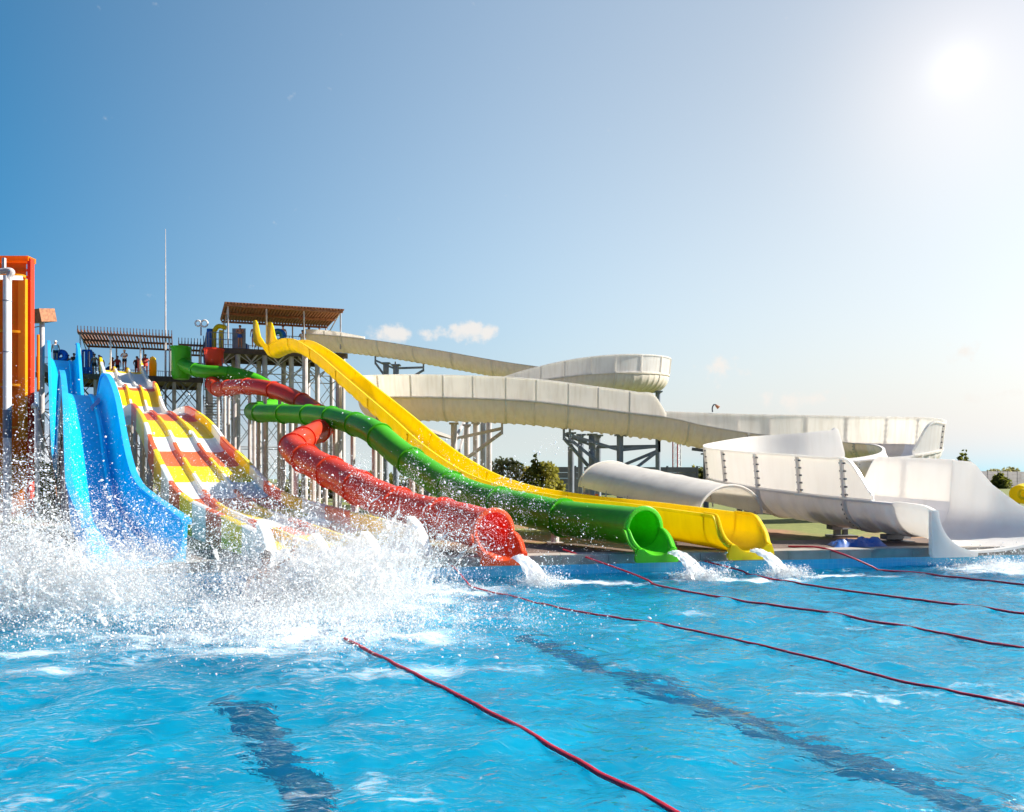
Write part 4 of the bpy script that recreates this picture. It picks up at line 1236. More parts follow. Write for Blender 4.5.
# ---------------------------------------------------------------- orange vertical slide and its white pipe
def orange_wall():
    d = 30.0
    X = lambda px: P(px, 0, d)[0]
    zt = P(0, 256, d)[2]
    x1 = X(31.5)
    root = thing('vertical_half_pipe', 'tall orange and red slide wall seen from behind its ribs', 'water slide', (x1 - 1.6, d, GROUND))
    mb = MB(); n = 22
    pr = []
    a = np.linspace(0, math.pi, n)
    cx, hw_, bul = x1 - 2.58, 2.40, 0.55
    front = [(cx + hw_ * math.cos(t), d + 0.12 - bul * math.sin(t) ** 0.7) for t in a]
    back = [(x, y + 0.06) for x, y in front[::-1]]
    prof = np.array(front + back)
    lv = np.linspace(GROUND, zt - 1.0, 20)
    rings = [np.column_stack([prof, np.full(len(prof), z)]) for z in lv]
    loft(mb, rings); mb.build('wall_panel', M['orange'], root, smooth=50)
    mb = MB()
    pr2 = np.array([(cx - hw_ - 0.1, d + 0.1), (x1 - 0.32, d + 0.1), (x1 - 0.32, d + 0.16), (cx - hw_ - 0.1, d + 0.16)])
    loft(mb, [np.column_stack([pr2 + np.array([0, 0.0]), np.full(4, z)]) for z in (zt - 1.0, zt - 0.25)])
    mb.box((cx, d + 0.15, zt - 0.12), (5.0, 0.5, 0.2)); mb.box((cx, d + 0.12, zt - 0.55), (4.6, 0.12, 0.1))
    mb.build('top_panel', M['orange'], root)
    # red cheek on the right
    mb = MB(); mb.box((x1 - 0.08, d + 0.08, (GROUND + zt - .1) / 2), (0.14, 0.24, zt - .1 - GROUND)); mb.build('edge_cheek', M['red'], root)
    for px, w in ((14.5, 0.10), (25.5, 0.30), (-18, 0.1), (-50, 0.1)):
        mb = MB(); xx = X(px)
        t = math.acos(np.clip((xx - cx) / hw_, -1, 1)); yy = d + 0.12 - bul * math.sin(t) ** 0.7
        z_lo = GROUND if px != 25.5 else P(0, 440, d)[2]
        mb.box((xx, yy - 0.08, (z_lo + zt - 1) / 2), (w, 0.16, zt - 1.0 - z_lo)); mb.build('vertical_rib', M['orange_rib'], root)
    for py in (277, 333, 386, 428, 459):
        mb = MB(); z = P(0, py, d)[2]
        fr = [(x, y - 0.16) for x, y in front]; bk = [(x, y + 0.02) for x, y in front[::-1]]
        pp = np.array(fr + bk)
        loft(mb, [np.column_stack([pp, np.full(len(pp), z - 0.05)]), np.column_stack([pp, np.full(len(pp), z + 0.05)])])
        mb.build('ring_flange', M['orange_rib'], root)
    mb = MB(); xx = X(33.4); mb.box((xx, d + 0.3, P(0, 362, d)[2]), (0.08, 0.06, 2.4)); mb.build('edge_strip', M['orange_rib'], root)
    # grey cross beams behind the pipe
    for py in (388, 472):
        mb = MB(); z = P(0, py, d)[2]; mb.bar((X(8), d - 0.35, z), (X(21), d - 0.05, z), 0.14); mb.build('tie_beam', M['steel'], root, 0)
    # white support pipe
    dp = 26.5; xp = P(7.3, 0, dp)[0]
    root2 = thing('support_pipe', 'thick white vertical pipe with a hooked top in front of the orange wall', 'pipe', (xp, dp, GROUND))
    zt2 = P(0, 276, dp)[2]
    mb = MB(); mb.tube([(xp, dp, GROUND), (xp, dp, zt2)], 0.135, 16); mb.build('pipe', M['pipe_white'], root2)
    for py in (301, 352, 418):
        mb = MB(); mb.tube([(xp, dp, P(0, py, dp)[2] - .02), (xp, dp, P(0, py, dp)[2] + .02)], 0.147, 16); mb.build('collar', M['steel_blue'], root2)
    mb = MB(); mb.tube([(xp, dp, P(0, 438, dp)[2]), (xp, dp, P(0, 410, dp)[2])], 0.141, 16)
    mb.build('sleeve', M['steel_blue'], root2)
    mb = MB(); c = [P(8, 282, dp), P(9.5, 276, dp), P(11.5, 271.5, dp), P(9, 270.5, dp), P(3, 271, dp), P(-14, 271, dp)]
    mb.tube(catmull(np.array(c), 5), 0.11, 10); mb.build('elbow', M['steel'], root2)
    mb = MB(); mb.bar(P(-12, 277, dp), P(21, 278, dp + 1.5), 0.16); mb.bar(P(4, 271, dp), P(4, 258, dp), 0.1); mb.build('cross_arm', M['steel'], root2, 0)


orange_wall()
# lamp post with a rope, and pale column between orange and blue slides
root = thing('lamp_post', 'slender pale post with a round white lamp head beside the blue slide', 'lamp post', tuple(P(38, 0, 29)[:2]) + (GROUND,))
q = P(37.5, 0, 29)
mb = MB(); mb.tube([(q[0], 29, GROUND), (q[0], 29, P(0, 407, 29)[2])], 0.07, 10); mb.build('post', M['pipe_white'], root)
mb = MB(); z = P(0, 406, 29)[2]
rr = []
for t in np.linspace(0, math.pi, 9): rr.append(np.stack([q[0] - 0.05 + 0.13 * math.sin(t) * np.cos(np.linspace(0, 6.283, 14, endpoint=False)), np.full(14, 28.9 - 0.09 * math.cos(t)), z + 0.13 * math.sin(t) * np.sin(np.linspace(0, 6.283, 14, endpoint=False))], 1))
loft(mb, rr, True, False); mb.build('lamp_head', M['pipe_white'], root)
mb = MB(); mb.tube(catmull(np.array([P(39, 410, 28.9), P(45, 440, 28.9), P(53, 468, 28.9), P(57, 500, 28.9)]), 6), 0.025, 6); mb.build('stay_cable', M['wood'], root)

# ---------------------------------------------------------------- fence
def fence(label, a, b, h, step=3.0):
    a = np.array(a, float); b = np.array(b, float)
    root = thing('panel_fence', label, 'fence', (a[0], a[1], GROUND))
    n = max(2, int(np.linalg.norm(b - a) / step)); t = (b - a) / np.linalg.norm(b - a); t3 = np.array([t[0], t[1], 0]); nn = np.array([-t[1], t[0], 0])
    mb = MB()
    for i in range(n):
        c = a + (b - a) * (i + 0.5) / n; w = np.linalg.norm(b - a) / n
        for k in range(5):
            mb.box((c[0], c[1], GROUND + h * (k + 0.5) / 5), (w - 0.16, 0.08 + 0.02 * (k % 2), h / 5 - 0.02), (t3, nn, ZX))
    mb.build('panel', M['fence'], root, 0)
    mb = MB()
    for i in range(n + 1):
        c = a + (b - a) * i / n; mb.box((c[0], c[1], GROUND + h / 2 + 0.05), (0.16, 0.18, h + 0.1), (t3, nn, ZX))
    mb.build('fence_post', M['fence'], root, 0)


fence('long grey panel fence behind the trees and trestles', (-9, 66), (18, 70), 2.7)
fence('grey panel fence running off beyond the white flume', (19, 70.5), (125, 150), 2.7, 4.0)


# ---------------------------------------------------------------- trees and bushes
def foliage(blobs, n, size, rg):
    V = []; Fc = []
    tot = sum(b[3] ** 2 for b in blobs)
    for bx, by, bz, br in blobs:
        k = int(n * br * br / tot)
        d = rg.normal(0, 1, (k, 3)); d /= np.linalg.norm(d, axis=1)[:, None]
        r = br * (0.45 + 0.6 * rg.random(k)) ** 1.0
        c = np.array([bx, by, bz]) + d * r[:, None] * np.array([1, 1, 0.9])
        a = rg.normal(0, 1, (k, 3)); a /= np.linalg.norm(a, axis=1)[:, None]
        b = np.cross(a, rg.normal(0, 1, (k, 3))); b /= np.linalg.norm(b, axis=1)[:, None]
        s = size * (0.6 + 0.8 * rg.random(k))[:, None]
        quad = np.stack([c - a * s, c - b * s * 0.5, c + a * s, c + b * s * 0.5], 1).reshape(-1, 3)
        V.append(quad)
    V = np.concatenate(V); Fc = np.arange(len(V)).reshape(-1, 4)
    return V, Fc.tolist()


def tree(name, label, x, y, h, r, mat, seed, n=2600, conic=False, group=None, size=0.16, cat='tree'):
    rg = np.random.default_rng(seed)
    root = thing(name, label, cat, (x, y, GROUND), group)
    mb = MB()
    mb.tube([(x, y, GROUND), (x + 0.05, y, GROUND + h * 0.3), (x - 0.03 * h, y + .05, GROUND + h * 0.62)], [0.045 * h, 0.032 * h, 0.012 * h], 8)
    blobs = []
    if conic:
        for k in range(9):
            t = k / 8; blobs.append((x + rg.normal(0, .08 * r), y + rg.normal(0, .08 * r), GROUND + h * (0.14 + 0.82 * t), r * (1 - t) * 0.85 + 0.1 * r))
    else:
        for k in range(11):
            an = rg.uniform(0, 6.28); q = r * rg.uniform(0.15, 0.75); zz = GROUND + h * rg.uniform(0.28, 0.86)
            bx, by = x + q * math.cos(an), y + q * math.sin(an)
            blobs.append((bx, by, zz, r * rg.uniform(0.28, 0.5)))
            mb.tube([(x, y, GROUND + h * 0.25), ((x + bx) / 2, (y + by) / 2, GROUND + (zz - GROUND) * 0.7), (bx, by, zz)], [0.018 * h, 0.012 * h, 0.005 * h], 5)
    mb.build('trunk', M['bark'], root)
    V, Fc = foliage(blobs, n, size, rg)
    mb = MB(); mb.add(V, Fc); mb.build('crown', mat, root, 0)


def tpx(px, pyt, d): return P(px, 0, d)[0], d, P(0, pyt, d)[2] - GROUND


for i, (px, pt_, d, r, mt, con, lab) in enumerate([
        (505, 458, 50, 1.5, 'leaf_pale', False, 'pale airy tree in front of the grey fence, at the left of its clump'),
        (520, 460, 51, 1.4, 'leaf', False, 'olive tree standing between a pale tree and a pointed one'),
        (535, 454, 49, 1.0, 'leaf_dark', True, 'dark pointed tree, the tallest of the clump before the fence'),
        (550, 461, 50, 1.5, 'leaf', False, 'rounded olive tree at the fence end of the clump')]):
    x, y, h = tpx(px, pt_, d)
    tree('fence_tree', lab, x, y, h, r, M[mt], 30 + i, 2600, con, 'trees in front of the grey fence', 0.15)
for i, (px, pt_, d, r, lab) in enumerate([
        (42, 462, 44, 1.3, 'green bush at the foot of the orange slide'),
        (54, 466, 43, 1.5, 'green bush close under the blue slide'),
        (66, 476, 41, 1.1, 'low yellowish bush behind the blue splash')]):
    x, y, h = tpx(px, pt_, d); tree('bush', lab, x, y, h, r, M['leaf'], 50 + i, 1800, False, 'bushes below the blue slide', 0.13, 'bush')
for i, (px, pt_, d, r) in enumerate([(340, 480, 58, 1.6), (357, 474, 60, 1.7), (372, 472, 62, 1.8), (388, 473, 60, 1.7), (404, 478, 59, 1.5), (322, 482, 60, 1.6), (304, 484, 60, 1.6), (286, 486, 60, 1.5)]):
    x, y, h = tpx(px, pt_, d); 
    tree('dark_bush', 'dark green bush in the hedge row behind the tube slides', x, y, h, r, M['leaf_dark'], 70 + i, 1300, False, 'dark hedge bushes behind the tube slides', 0.17, 'bush')
for i, (px, pt_, d, r, mt, con, lab) in enumerate([
        (690, 471, 95, 2.2, 'leaf', False, 'far tree beside the radio mast'),
        (703, 469, 92, 2.0, 'leaf_dark', False, 'far dark tree close to the turn of the white flume'),
        (996, 470, 130, 2.2, 'leaf_pale', False, 'pale far tree above the fence, nearer the white scoop'),
        (1010, 470, 132, 2.4, 'leaf_pale', False, 'pale far tree above the fence over the yellow slide end'),
        (1000, 473, 110, 1.6, 'leaf_dark', True, 'dark low conifer before the far fence'),
        (962, 449, 140, 1.5, 'leaf_dark', True, 'dark pointed tree top peeping over the white flume wall'),
        (966, 449, 142, 1.3, 'leaf_dark', True, 'slimmer of two tree tops peeping over the white flume wall')]):
    x, y, h = tpx(px, pt_, d); tree('far_tree', lab, x, y, h, r, M[mt], 90 + i, 1500, con, 'trees far behind the white flume', 0.3)

# ---------------------------------------------------------------- yellow tube end far right, tarp, lamp on rim
c = P(1021, 494, 33)
root = thing('yellow_slide_end', 'small yellow rounded slide end at the far fence side of the scoop', 'water slide', (c[0], c[1], GROUND))
mb = MB(); pts = catmull(np.array([c + np.array([-0.1, 0, 0]), c + np.array([0.6, 0.5, 0.02]), c + np.array([2.2, 1.2, 0.1]), c + np.array([5, 2.0, 0.5])]), 6)
mb.tube(pts, [0.40 + 0.08 * min(1, k / 4) for k in range(len(pts))], 20); mb.build('tube', M['yellow'], root)
mb = MB(); aa = np.linspace(0, 6.283, 24, endpoint=False)
mb.tube([c + np.array([-.14, -0.34, 0.0]) + np.array([0.20 * math.cos(t), 0, .20 * math.sin(t)]) for t in np.linspace(0, 6.283, 20)], 0.06, 8); mb.build('mouth_ring', M['yellow'], root)
for dx in (0.2, 2.0, 4.2):
    mb = MB(); mb.tube([(c[0] + dx, c[1] + 0.4 + dx * .25, GROUND), (c[0] + dx, c[1] + 0.4 + dx * .25, c[2] - 0.3)], 0.06, 8); mb.build('leg', M['steel'], root)

# tarpaulin folded on the paving
cx, cy = P(857, 0, 17.0)[0], 17.0
mb = MB(); nx, ny = 46, 16
xs_, ys_ = np.meshgrid(np.linspace(-0.68, 0.68, nx), np.linspace(-0.42, 0.42, ny))
env = np.clip(1 - (np.abs(xs_) / 0.69) ** 6, 0, 1) * np.clip(1 - (np.abs(ys_) / 0.43) ** 4, 0, 1)
zz = DECK - 0.02 + env * (0.15 + 0.16 * fbm(xs_ * 3.0 + 5, ys_ * 5, 4)) 
vt = np.stack([cx + xs_ + ys_ * 0.2, cy + ys_ + xs_ * 0.18, np.maximum(zz, DECK - 0.012)], -1).reshape(-1, 3)
ii = np.arange(nx * ny).reshape(ny, nx)
mb.add(vt, np.stack([ii[:-1, :-1], ii[:-1, 1:], ii[1:, 1:], ii[1:, :-1]], -1).reshape(-1, 4).tolist())
tag(origin_to(mb.build('tarpaulin', M['tarp']), (cx, cy, DECK)), 'crumpled blue tarpaulin lying on the paving under the white flume', 'tarpaulin')

# lamp on the flume rim
c = P(712.5, 412, 37.2)
root = thing('rim_lamp', 'tiny hooked lamp standing on the rim of the white flume', 'lamp', tuple(c))
mb = MB(); mb.tube(catmull(np.array([c, c + np.array([0, 0, .25]), c + np.array([0.08, 0, .38]), c + np.array([.22, 0, .36])]), 5), 0.035, 6); mb.build('arm', M['steel_dark'], root)
mb = MB(); mb.tube([c + np.array([.16, 0, .36]), c + np.array([.32, 0, .22])], [0.05, 0.1], 8); mb.build('lamp_head', M['wood'], root)
# ring fixture on the stairs
c = P(201, 324, 56.5)
root = thing('ring_fixture', 'pair of white rings on the stair top left of the brown roof', 'fixture', tuple(P(201, 335, 56.5)))
for ox, r_ in ((-0.22, 0.22), (0.25, 0.26)):
    mb = MB(); mb.tube([c + np.array([ox + r_ * math.cos(t), 0.12 * ox, 0.05 + r_ * math.sin(t)]) for t in np.linspace(0, 6.283, 22)], 0.07, 8); mb.build('ring', M['pipe_white'], root)
mb = MB(); mb.tube([c + np.array([0, 0, -.9]), c + np.array([0, 0, -.2])], 0.06, 8); mb.build('stem', M['steel'], root)


# ---------------------------------------------------------------- people
def body_mesh(pose):
    """one continuous skinned figure, 1.72 m tall, facing -Y; returns mesh data"""
    J = {'pelvis': (0, 0, .93), 'waist': (0, 0, 1.08), 'chest': (0, 0.01, 1.28), 'neck0': (0, 0, 1.44), 'neck': (0, -.01, 1.50), 'head': (0, -.02, 1.60), 'crown': (0, 0, 1.69),
         'shl': (.17, 0, 1.41), 'shr': (-.17, 0, 1.41), 'hipl': (.09, 0, .88), 'hipr': (-.09, 0, .88)}
    J.update(pose)
    R_ = {'pelvis': .135, 'waist': .12, 'chest': .15, 'neck0': .07, 'neck': .055, 'head': .098, 'crown': .07, 'shl': .065, 'shr': .065, 'ell': .042, 'elr': .042, 'wrl': .03, 'wrr': .03, 'hal': .036, 'har': .036,
          'hipl': .092, 'hipr': .092, 'knl': .058, 'knr': .058, 'anl': .042, 'anr': .042, 'tol': .036, 'tor': .036}
    names = list(J)
    E = [('pelvis', 'waist'), ('waist', 'chest'), ('chest', 'neck0'), ('neck0', 'neck'), ('neck', 'head'), ('head', 'crown'), ('chest', 'shl'), ('chest', 'shr'), ('shl', 'ell'), ('shr', 'elr'), ('ell', 'wrl'), ('elr', 'wrr'), ('wrl', 'hal'), ('wrr', 'har'),
         ('pelvis', 'hipl'), ('pelvis', 'hipr'), ('hipl', 'knl'), ('hipr', 'knr'), ('knl', 'anl'), ('knr', 'anr'), ('anl', 'tol'), ('anr', 'tor')]
    me = bpy.data.meshes.new('body')
    me.from_pydata([J[k] for k in names], [(names.index(a), names.index(b)) for a, b in E], [])
    o = bpy.data.objects.new('person_build', me); COL.objects.link(o)
    md = o.modifiers.new('s', 'SKIN'); md.use_smooth_shade = True
    for i, k in enumerate(names):
        sv = me.skin_vertices[0].data[i]; r = R_[k]
        sv.radius = (r, r * 0.72) if k in ('chest', 'waist', 'pelvis') else (r, r)
        sv.use_root = (k == 'pelvis')
    o.modifiers.new('u', 'SUBSURF').levels = 1
    dg = bpy.context.evaluated_depsgraph_get(); dg.update()
    res = bpy.data.meshes.new_from_object(o.evaluated_get(dg))
    res.materials.clear(); res.materials.append(M['skin'])
    res.polygons.foreach_set('use_smooth', np.ones(len(res.polygons), dtype=bool))
    bpy.data.objects.remove(o)
    return res, J


ARM_DOWN = {'ell': (.24, .03, 1.15), 'elr': (-.24, .03, 1.15), 'wrl': (.25, -.06, .92), 'wrr': (-.25, -.06, .92), 'hal': (.25, -.09, .83), 'har': (-.25, -.09, .83)}
LEGS = {'knl': (.10, -.02, .50), 'knr': (-.10, -.02, .50), 'anl': (.11, .03, .09), 'anr': (-.11, .03, .09), 'tol': (.12, -.13, .04), 'tor': (-.12, -.13, .04)}
POSES = {'stand': {**ARM_DOWN, **LEGS},
         'spread': {**LEGS, 'ell': (.45, 0, 1.40), 'elr': (-.45, 0, 1.40), 'wrl': (.70, -.02, 1.42), 'wrr': (-.70, -.02, 1.42), 'hal': (.80, -.03, 1.42), 'har': (-.80, -.03, 1.42)},
         'bent': {**LEGS, 'ell': (.27, -.06, 1.18), 'elr': (-.27, -.06, 1.18), 'wrl': (.12, -.26, 1.12), 'wrr': (-.12, -.26, 1.12), 'hal': (.04, -.32, 1.15), 'har': (-.04, -.32, 1.15)},
         'point': {**LEGS, 'ell': (.40, -.12, 1.32), 'elr': (-.25, .03, 1.16), 'wrl': (.60, -.24, 1.28), 'wrr': (-.20, -.16, 1.0), 'hal': (.69, -.28, 1.27), 'har': (-.18, -.22, .94)},
         'sit': {**{'pelvis': (0, 0, .10), 'waist': (0, .06, .26), 'chest': (0, .12, .46), 'neck0': (0, .13, .62), 'neck': (0, .11, .68), 'head': (0, .09, .78), 'crown': (0, .10, .87), 'shl': (.17, .12, .59), 'shr': (-.17, .12, .59), 'hipl': (.10, -.03, .10), 'hipr': (-.10, -.03, .10)},
                 'ell': (.38, -.02, .78), 'elr': (-.30, .10, .36), 'wrl': (.42, -.10, 1.02), 'wrr': (-.34, -.08, .20), 'hal': (.42, -.12, 1.12), 'har': (-.34, -.16, .16), 'knl': (.14, -.42, .28), 'knr': (-.14, -.42, .24), 'anl': (.15, -.78, .10), 'anr': (-.15, -.80, .08), 'tol': (.16, -.86, .20), 'tor': (-.16, -.88, .18)}}
PM = {k: body_mesh(v) for k, v in POSES.items()}


def person(label, loc, rz, pose, suit=None, top=None, cap=None, group=None, scale=1.0):
    mesh, J = PM[pose]
    o = bpy.data.objects.new('person', mesh); COL.objects.link(o)
    o.location = loc; o.rotation_euler = (0, 0, rz); o.scale = (scale,) * 3
    tag(o, label, 'person', group)

    def ring_child(name, secs, mat):
        mb = MB(); a = np.linspace(0, 2 * np.pi, 14, endpoint=False)
        rr = [np.stack([c[0] + rx * np.cos(a), c[1] + ry * np.sin(a), np.full(14, c[2])], 1) for c, rx, ry in secs]
        loft(mb, rr, True, True)
        ch = mb.build(name, mat); ch.parent = o
        return ch
    v = lambda k, dz=0, dy=0: (J[k][0], J[k][1] + dy, J[k][2] + dz)
    if suit:
        secs = [(v('pelvis', -.16), .17, .125), (v('pelvis', -.05), .175, .13), (v('pelvis', .10), .15, .115)]
        ring_child('swimming_trunks', secs, suit)
    if top:
        ring_child('shirt', [(v('waist', -.12), .155, .12), (v('waist', .06), .155, .125), (v('chest', .0), .175, .135), (v('chest', .12), .19, .12), (v('neck0', -.01), .09, .08)], top)
    hd = J['head']
    ring_child('cap' if cap else 'hair', [((hd[0], hd[1] + .015, hd[2] + .02), .103, .108), ((hd[0], hd[1] + .015, hd[2] + .07), .100, .105), ((hd[0], hd[1] + .015, hd[2] + .115), .07, .075), ((hd[0], hd[1] + .015, hd[2] + .135), .02, .02)], cap or M['hair'])
    return o


GL, GR = 'people on the tower over the blue slide', 'people on the brown roofed tower'


def on(px, d, z): q = P(px, 0, d); return (q[0], d, z)


person('man in white shirt and white cap standing at the blue slide top', on(55.5, 54.6, ZL + 0.75), 0.3, 'stand', M['black'], M['cloth_white'], M['cloth_white'], GL)
person('person in dark clothes crouched behind the blue slide entrance', on(63, 56.0, ZL), 0.6, 'bent', M['black'], M['black'], None, GL)
person('dark clothed person reaching sideways at the blue slide entrance', on(68, 56.4, ZL), -0.7, 'point', M['black'], M['black'], None, GL)
person('person in dark shirt next to the blue slide horn', on(74, 55.8, ZL), 0.9, 'bent', M['black'], M['black'], None, GL)
person('bare chested person in dark trunks beside the blue vinyl gate', on(94.5, 56.0, ZL), 0.2, 'stand', M['black'], None, None, GL)
person('person with dark hair just behind the orange wall of the lane slide', on(101, 57.2, ZL), 0.1, 'stand', M['cloth_blue'], None, None, GL)
person('person in red shirt waiting behind the lane slide start', on(112.5, 58.3, ZL + .1), -0.3, 'bent', M['cloth_red'], M['cloth_red'], None, GL)
person('second person in red shirt, standing taller behind the lane slide start', on(117.5, 58.8, ZL + .3), 0.4, 'stand', M['black'], M['cloth_red'], None, GL)
person('woman in white cap and dark swimsuit ready on the lane slide', on(124.5, 57.0, 10.45), 0.0, 'bent', M['black'], M['cloth_white'], M['cloth_white'], GL)
person('lifeguard in black shirt pointing along the lane slide', on(137, 57.8, ZL + .1), 0.5, 'point', M['black'], M['black'], None, GL)
person('person in red top leaning on the lane slide wall', on(145.5, 58.0, ZL + .3), 0.5, 'bent', M['cloth_red'], M['cloth_red'], None, GL)
person('bare shouldered person behind the yellow chute entrance', on(254, 54.3, ZR), 0.1, 'stand', M['cloth_blue'], None, None, GR)
person('bare chested person looking out left of the yellow chute', on(240, 54.3, ZR), 0.3, 'bent', M['cloth_blue'], None, None, GR)
person('tall person in trunks beside a blue swim ring', on(283, 54.3, ZR), 0.2, 'stand', M['black'], None, None, GR)
person('person in pale shirt by the white flume start', on(302.5, 55.6, ZR - .1), 0.4, 'bent', M['cloth_blue'], M['cloth_white'], None, GR)
person('person in pink red top close to the white flume start', on(309, 55.6, ZR + .1), -0.3, 'bent', M['black'], M['cloth_red'], None, GR)
person('bare chested person with both arms spread wide', on(319.5, 55.6, ZR + .15), 0.0, 'spread', M['black'], None, None, GR)

# blue swim ring, vinyl gate, mats
def ring(label, c, R_, r_, mat, tilt=0.0, grp=None, name='swim_ring', cat='swim ring'):
    mb = MB(); t = np.linspace(0, 2 * np.pi, 26)
    mb.tube([(c[0] + R_ * math.cos(a), c[1] + R_ * math.sin(a) * tilt, c[2] + R_ * math.sin(a)) for a in t], r_, 12, caps=False)
    return tag(origin_to(mb.build(name, mat), (c[0], c[1], c[2] - R_ - r_)), label, cat, grp)


ring('blue swim ring held upright beside a tall person on the brown roofed tower', np.array(on(278, 54.2, ZR + 0.85)), 0.40, 0.22, M['pvc_blue'], 0.15)
ring('round blue swim ring leaning at the lane slide start', np.array(on(111, 57.4, ZL + 0.52)), 0.30, 0.2, M['pvc_blue'], 0.25)
ring('blue swim ring held up beside the man in the white cap', np.array(on(61, 55.0, ZL + 1.35)), 0.34, 0.2, M['pvc_blue'], 0.2)
root = thing('vinyl_gate', 'blue entrance gate with two square openings on the tower', 'gate', on(87, 56.2, ZL))
c = np.array(on(87, 56.2, ZL))
for px in (81.8, 87, 92):
    q = np.array(on(px, 56.2, ZL)); mb = MB(); mb.box(q + np.array([0, 0, .95]), (0.22, 0.22, 1.9)); mb.build('post', M['pvc_blue'], root)
mb = MB()
for px in (84.4, 89.5):
    q = np.array(on(px, 56.2, ZL)); mb.box(q + np.array([0, 0, .35]), (0.36, 0.12, .7)); mb.tube([q + np.array([-.2, 0, 1.8]), q + np.array([-.1, 0, 2.0]), q + np.array([.1, 0, 2.0]), q + np.array([.2, 0, 1.8])], 0.1, 8)
mb.build('panel', M['pvc_blue'], root)
root = thing('vinyl_arch', 'blue and yellow entrance arch beside the stair top', 'gate', on(212, 55.6, ZR))
mb = MB(); q = np.array(on(210, 55.6, ZR)); mb.tube([q, q + np.array([0, 0, 1.7])], 0.24, 12); mb.build('post', M['pvc_blue'], root)
for px in (214.5, 221):
    mb = MB(); q = np.array(on(px, 55.6, ZR)); mb.tube([q, q + np.array([0, 0, 1.6])], 0.15, 10); mb.build('post', M['yellow'], root)
mb = MB(); mb.tube(catmull(np.array([np.array(on(214.5, 55.6, ZR + 1.6)), np.array(on(218, 55.6, ZR + 1.9)), np.array(on(226, 55.6, ZR + 1.8))]), 6), 0.18, 10); mb.build('beam', M['yellow'], root)
q = np.array(on(235, 54.4, ZR)); mb = MB(); mb.box(q + np.array([.3, 0, .75]), (1.0, 0.06, 1.5)); 
tag(origin_to(mb.build('notice_panel', M['steel_blue'], smooth=0), tuple(q)), 'plain grey panel on the railing left of the yellow chute', 'panel')
mb = MB(); q = np.array(on(240.5, 55.0, ZR)); pr = np.array([(-.5, 0), (.5, 0), (.5, .45), (-.5, .95)]); loft(mb, [np.column_stack([q[0] + pr[:, 0], np.full(4, q[1] + o2), q[2] + pr[:, 1]]) for o2 in (0, .5)])
tag(origin_to(mb.build('blue_mat', M['pvc_blue']), tuple(q)), 'blue slide mat propped behind the grey panel', 'mat')
# a yellow upright board behind the lane slide wall
mb = MB(); q = np.array(on(152.5, 57.6, ZL)); pr = [(-.28, 0), (.28, 0), (.3, 1.2), (.2, 1.65), (0, 1.8), (-.2, 1.7), (-.28, 1.2)]; pr = np.array(pr); loft(mb, [np.column_stack([q[0] + pr[:, 0], np.full(len(pr), q[1] + o2), q[2] + pr[:, 1]]) for o2 in (0, .1)])
tag(origin_to(mb.build('slide_board', M['lane_yellow']), tuple(q)), 'upright yellow board standing next to the green drum', 'board')

# swimmer landing in the splash on a blue mat
person('swimmer sitting in the splash with one arm raised', (-4.05, 11.9, -0.12), 0.55, 'sit', M['cloth_blue'], None, None)
mb = MB(); nx, ny = 14, 30
xs_, ys_ = np.meshgrid(np.linspace(-.36, .36, nx), np.linspace(-.9, .6, ny)); zz = 0.05 + 0.03 * np.sin(ys_ * 5) + 0.06 * (np.abs(xs_) / .36) ** 4
vt = np.stack([xs_, ys_, zz], -1).reshape(-1, 3); ii = np.arange(nx * ny).reshape(ny, nx)
top_f = np.stack([ii[:-1, :-1], ii[:-1, 1:], ii[1:, 1:], ii[1:, :-1]], -1).reshape(-1, 4)
nv_ = len(vt); mb.add(np.concatenate([vt, vt - np.array([0, 0, .06])]), top_f.tolist() + (top_f[:, ::-1] + nv_).tolist())
om = mb.build('slide_mat', M['pvc_blue']); om.location = (-4.05, 11.9, 0.0); om.rotation_euler = (0, 0, 0.55)
tag(om, 'blue slide mat under the swimmer in the splash', 'mat')


